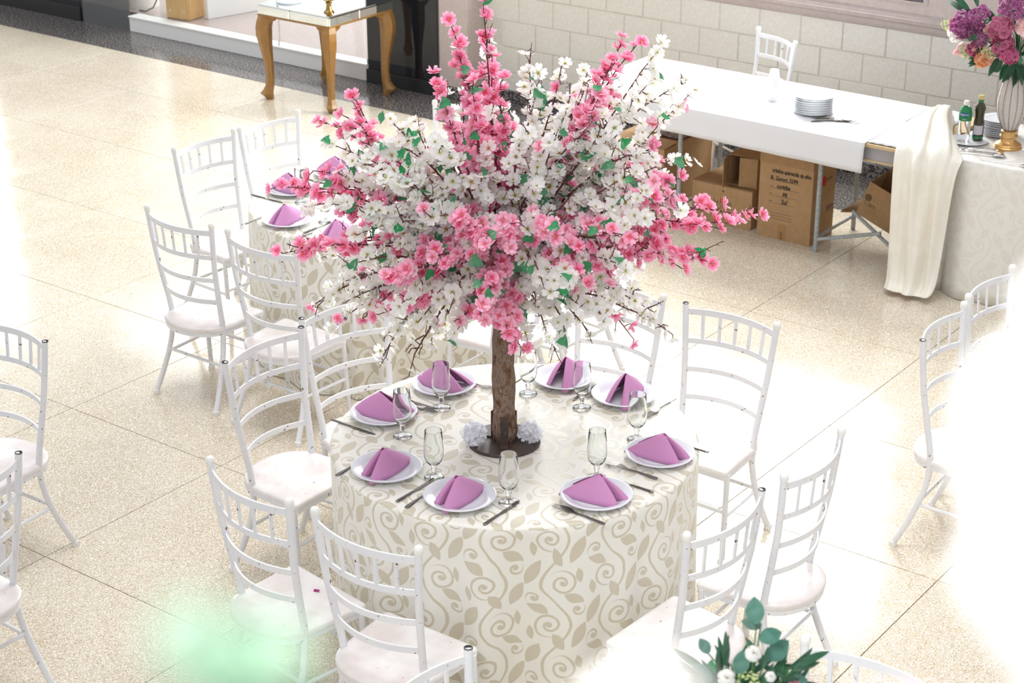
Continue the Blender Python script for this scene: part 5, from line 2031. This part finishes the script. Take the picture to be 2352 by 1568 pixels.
# shop front, left: dark panel, pale pedestal, cable, wooden post, white board, fluffy rug
mb = MB()
mb.box((-11.0, 5.386, 0.0), (-8.60, 5.42, 2.6))
dk = struct('window_5', mb, M['dark_glass'])
mb = MB()
mb.box((-11.0, 5.375, 0.0), (-8.60, 5.386, 0.12), 0.002)
obj('plinth', mb, M['black'], dk, smooth=False)
mb = MB()
mb.box((-8.60, 5.388, 0.0), (-8.585, 5.41, 2.6))
w6 = struct('window_6', mb, M['black'])
mb = MB()
mb.box((-8.585, 5.392, 0.0), (-8.0, 5.398, 2.6))
obj('pane', mb, mat('grey_tinted_glass', (0.25, 0.26, 0.27), 0.03, **{'Transmission Weight': 0.55}), w6, smooth=False)
pd = thing('display_pedestal', 'pale grey rounded pedestal with black side behind the shop glass', 'pedestal', (-8.25, 5.72, 0.130))
mb = MB()
mb.prism([(0.20 * math.cos(a), 0.16 * math.sin(a)) for a in np.linspace(0, 2 * PI, 28)[:-1]], 0.0, 1.0)
obj('body', mb, M['white'], pd)
mb = MB()
mb.box((-0.75, -0.15, 0.0), (-0.22, 0.16, 1.0), 0.01)
obj('side_cabinet', mb, M['black'], pd, smooth=False)
mb = MB()
mb.tube([(-8.06, 5.56, 0.136), (-7.98, 5.56, 0.139), (-7.93, 5.60, 0.17), (-7.90, 5.62, 0.24), (-7.86, 5.66, 0.27), (-7.80, 5.70, 0.20), (-7.76, 5.74, 0.14)], 0.006, 6)
tag(obj('power_cable', mb, M['black']), 'black power cable looping beside the pale pedestal in the shop', 'cable')
wp = thing('wooden_post', 'square golden wooden post standing just inside the shop window', 'post', (-7.58, 5.62, 0.130), 0.12)
mb = MB()
mb.box((-0.125, -0.09, 0.0), (0.125, 0.12, 0.9), 0.012)
obj('shaft', mb, M['pine'], wp, smooth=False)
for x in (-0.07, 0.07):
    mb = MB()
    mb.lathe([(0.007, 0.0), (0.007, 0.002), (0.004, 0.004), (0.0, 0.004)], 10, Matrix.Translation((x, -0.09, 0.075)) @ Matrix.Rotation(PI / 2, 4, 'X'))
    obj('screw', mb, M['chrome'], wp)
mb = MB()
mb.box((0.0, 0.0, 0.0), (0.06, 0.62, 0.45), 0.004)
o = obj('white_board', mb, M['white'], loc=(-7.43, 5.70, 0.130), rot=(0, 0, -0.22), smooth=False)
tag(o, 'white board standing behind the wooden post in the shop', 'board')
rnd_ = random.Random(2)
mb = MB()
P = []
for i in range(30):
    P.append([(-7.9 + 1.1 * i / 29 + rnd_.uniform(-0.01, 0.01), 6.42 + 0.7 * j / 17 + rnd_.uniform(-0.01, 0.01), 0.132 + (0.0 if i in (0, 29) or j in (0, 17) else rnd_.uniform(0.02, 0.055))) for j in range(18)])
mb.grid(P)
tag(obj('fluffy_rug', mb, M['fluff'], angle=None), 'fluffy blush-pink rug lying on the shop floor', 'rug')


# ---------------------------------------------------------------- arrangement on the corner table (lower right)
ax, ay = 1.95, -1.80
v2 = thing('glass_vase', 'tall slim glass vase on the lower right table carrying the eucalyptus flowers', 'vase', (ax, ay, TOPZ + 0.0005))
mb = MB()
mb.lathe([(0.0, 0.0), (0.075, 0.0), (0.078, 0.006), (0.05, 0.014), (0.018, 0.03), (0.014, 0.06), (0.016, 0.3), (0.024, 0.5), (0.045, 0.66), (0.052, 0.68), (0.049, 0.68), (0.041, 0.66), (0.02, 0.52), (0.0, 0.51)], 32)
obj('body', mb, M['glass'], v2)
ctr = Vector((1.930, -1.818, 1.47))
pc = []
rb = random.Random(5)
r3, u3 = Vector((0.802, 0.598, 0)), Vector((-0.24, 0.32, 0.92))


def on(px, py, dd=0.0):
    """point of the bouquet from offsets (m) right / up seen from the gallery"""
    return ctr + r3 * px + u3 * py + Vector((0.55, -0.74, 0.4)) * dd


VW = Vector((0.55, -0.74, 0.42))
for px, py, s, an in ((0.035, 0.150, 0.055, 95), (0.040, 0.120, 0.050, 20), (-0.060, 0.035, 0.050, 140), (0.060, 0.075, 0.060, 35), (0.050, 0.140, 0.042, 160), (-0.095, 0.010, 0.050, 170), (0.00, 0.045, 0.050, 80), (0.105, 0.025, 0.042, 10), (0.02, 0.005, 0.060, -40), (-0.03, -0.035, 0.055, 210), (0.05, -0.02, 0.060, -70), (-0.06, 0.085, 0.035, 120)):
    a = math.radians(an)
    pc.append(('eucalyptus_leaf', EU, None, on(px, py, rb.uniform(0.0, 0.05)), VW + Vector([rb.gauss(0, 0.3) for _ in range(3)]), s, r3 * math.cos(a) + u3 * math.sin(a)))
for k in range(105):
    px, py = rb.uniform(-0.12, 0.12), rb.uniform(-0.09, 0.06) - 0.0
    a = math.radians(90 - px * 480 + rb.gauss(0, 28))
    pc.append(('blade_leaf', BLD, None, on(px, py, rb.uniform(-0.05, 0.05)), VW + Vector([rb.gauss(0, 0.4) for _ in range(3)]), rb.uniform(0.035, 0.085), r3 * math.cos(a) + u3 * math.sin(a)))
for k in range(40):
    px, py = rb.uniform(-0.12, 0.12), rb.uniform(-0.16, 0.02)
    a = rb.uniform(0, 6.28)
    pc.append(('broad_leaf', DLF if k % 2 else GLF, None, on(px, py, rb.uniform(-0.06, 0.04)), VW + Vector([rb.gauss(0, 0.4) for _ in range(3)]), rb.uniform(0.035, 0.06), r3 * math.cos(a) + u3 * math.sin(a)))
for px, py, s in ((-0.045, -0.01, 0.020), (-0.05, -0.05, 0.022), (0.105, 0.02, 0.016), (-0.115, 0.01, 0.014)):
    pc.append(('floret_head', HM, None, on(px, py, 0.07), Vector((0.5, -0.7, 0.5)), s, 1.0))
for px, py, s in ((-0.03, 0.048, 0.020), (0.025, 0.098, 0.018), (-0.005, 0.005, 0.015), (0.085, -0.05, 0.013), (-0.055, -0.065, 0.024), (0.06, 0.05, 0.012), (0.0, -0.16, 0.035), (-0.11, -0.13, 0.032)):
    pc.append(('rose', WRM[0], None, on(px, py, 0.07), Vector((0.4, -0.6, 0.7)), s, px * 40))
for px, py, s in ((0.035, -0.07, 0.026), (0.085, -0.12, 0.035), (0.01, 0.02, 0.012), (-0.045, 0.0, 0.013)):
    pc.append(('rose', RM[0], None, on(px, py, 0.08), Vector((0.4, -0.6, 0.7)), s, px * 40))
for px, py, s in ((0.015, 0.03, 0.022), (0.03, -0.01, 0.02)):
    pc.append(('lime_bud_spray', HL, None, on(px, py, 0.06), Vector((0.4, -0.6, 0.7)), s, 0))
bunch((ax, ay, TOPZ + 0.60), pc, 'bouquet of eucalyptus, dark leaves and small roses at the lower right', 2)

# ---------------------------------------------------------------- pale roses right in front of the camera, out of focus
fb = thing('flower_bowl', 'white bowl on the gallery ledge holding the blurred pale roses', 'bowl', (3.37, -4.335, 3.2005))
mb = MB()
mb.lathe([(0.0, 0.0), (0.035, 0.0), (0.04, 0.004), (0.065, 0.03), (0.075, 0.06), (0.072, 0.062), (0.06, 0.032), (0.035, 0.012), (0.0, 0.010)], 36)
obj('body', mb, M['china'], fb)
pc = []
for x, y, z, s, k in ((3.3510, -4.3095, 3.491, 0.033, 0), (3.3400, -4.2850, 3.506, 0.0205, 1), (3.3575, -4.339, 3.478, 0.024, 0), (3.3700, -4.3450, 3.4540, 0.020, 1)):
    pc.append(('rose', WRM[k], None, (x, y, z), EYE - Vector((x, y, z)) + Vector((0.03, 0.02, 0.1)), s, x * 90))
for x, y, z, s, k in ((3.342, -4.380, 3.4490, 0.0165, 0), (3.320, -4.375, 3.4325, 0.0155, 1)):
    pc.append(('rose', RM[k], None, (x, y, z), EYE - Vector((x, y, z)) + Vector((0.0, 0.02, 0.15)), s, x * 90))
pc.append(('rose', WRM[0], None, (3.2893, -4.3831, 3.4417), Vector((0.2, -0.3, 0.8)), 0.0165, 1.0))
GLP = mesh_of(oval_leaf_mb(1.0, 0.42, 9, 0.2), 'light_leak_leaf', M['palegreen'])  # leaves added near the lens, their blur imitates a green light leak
for (x, y, z), d in (((3.3022, -4.5155, 3.5235), Vector((0.1, 0.05, 0.3))), ((3.3065, -4.5115, 3.5240), Vector((0.3, 0.2, 0.15))), ((3.3045, -4.5140, 3.5215), Vector((0.2, 0.15, 0.3)))):
    pc.append(('light_leak_leaf', GLP, None, (x, y, z), EYE - Vector((x, y, z)) + Vector((0.0, -0.1, 0.2)), 0.0115, d))
bunch((3.37, -4.335, 3.2155), pc, 'bunch of pale roses close to the camera, blurred white at the right edge', 3)
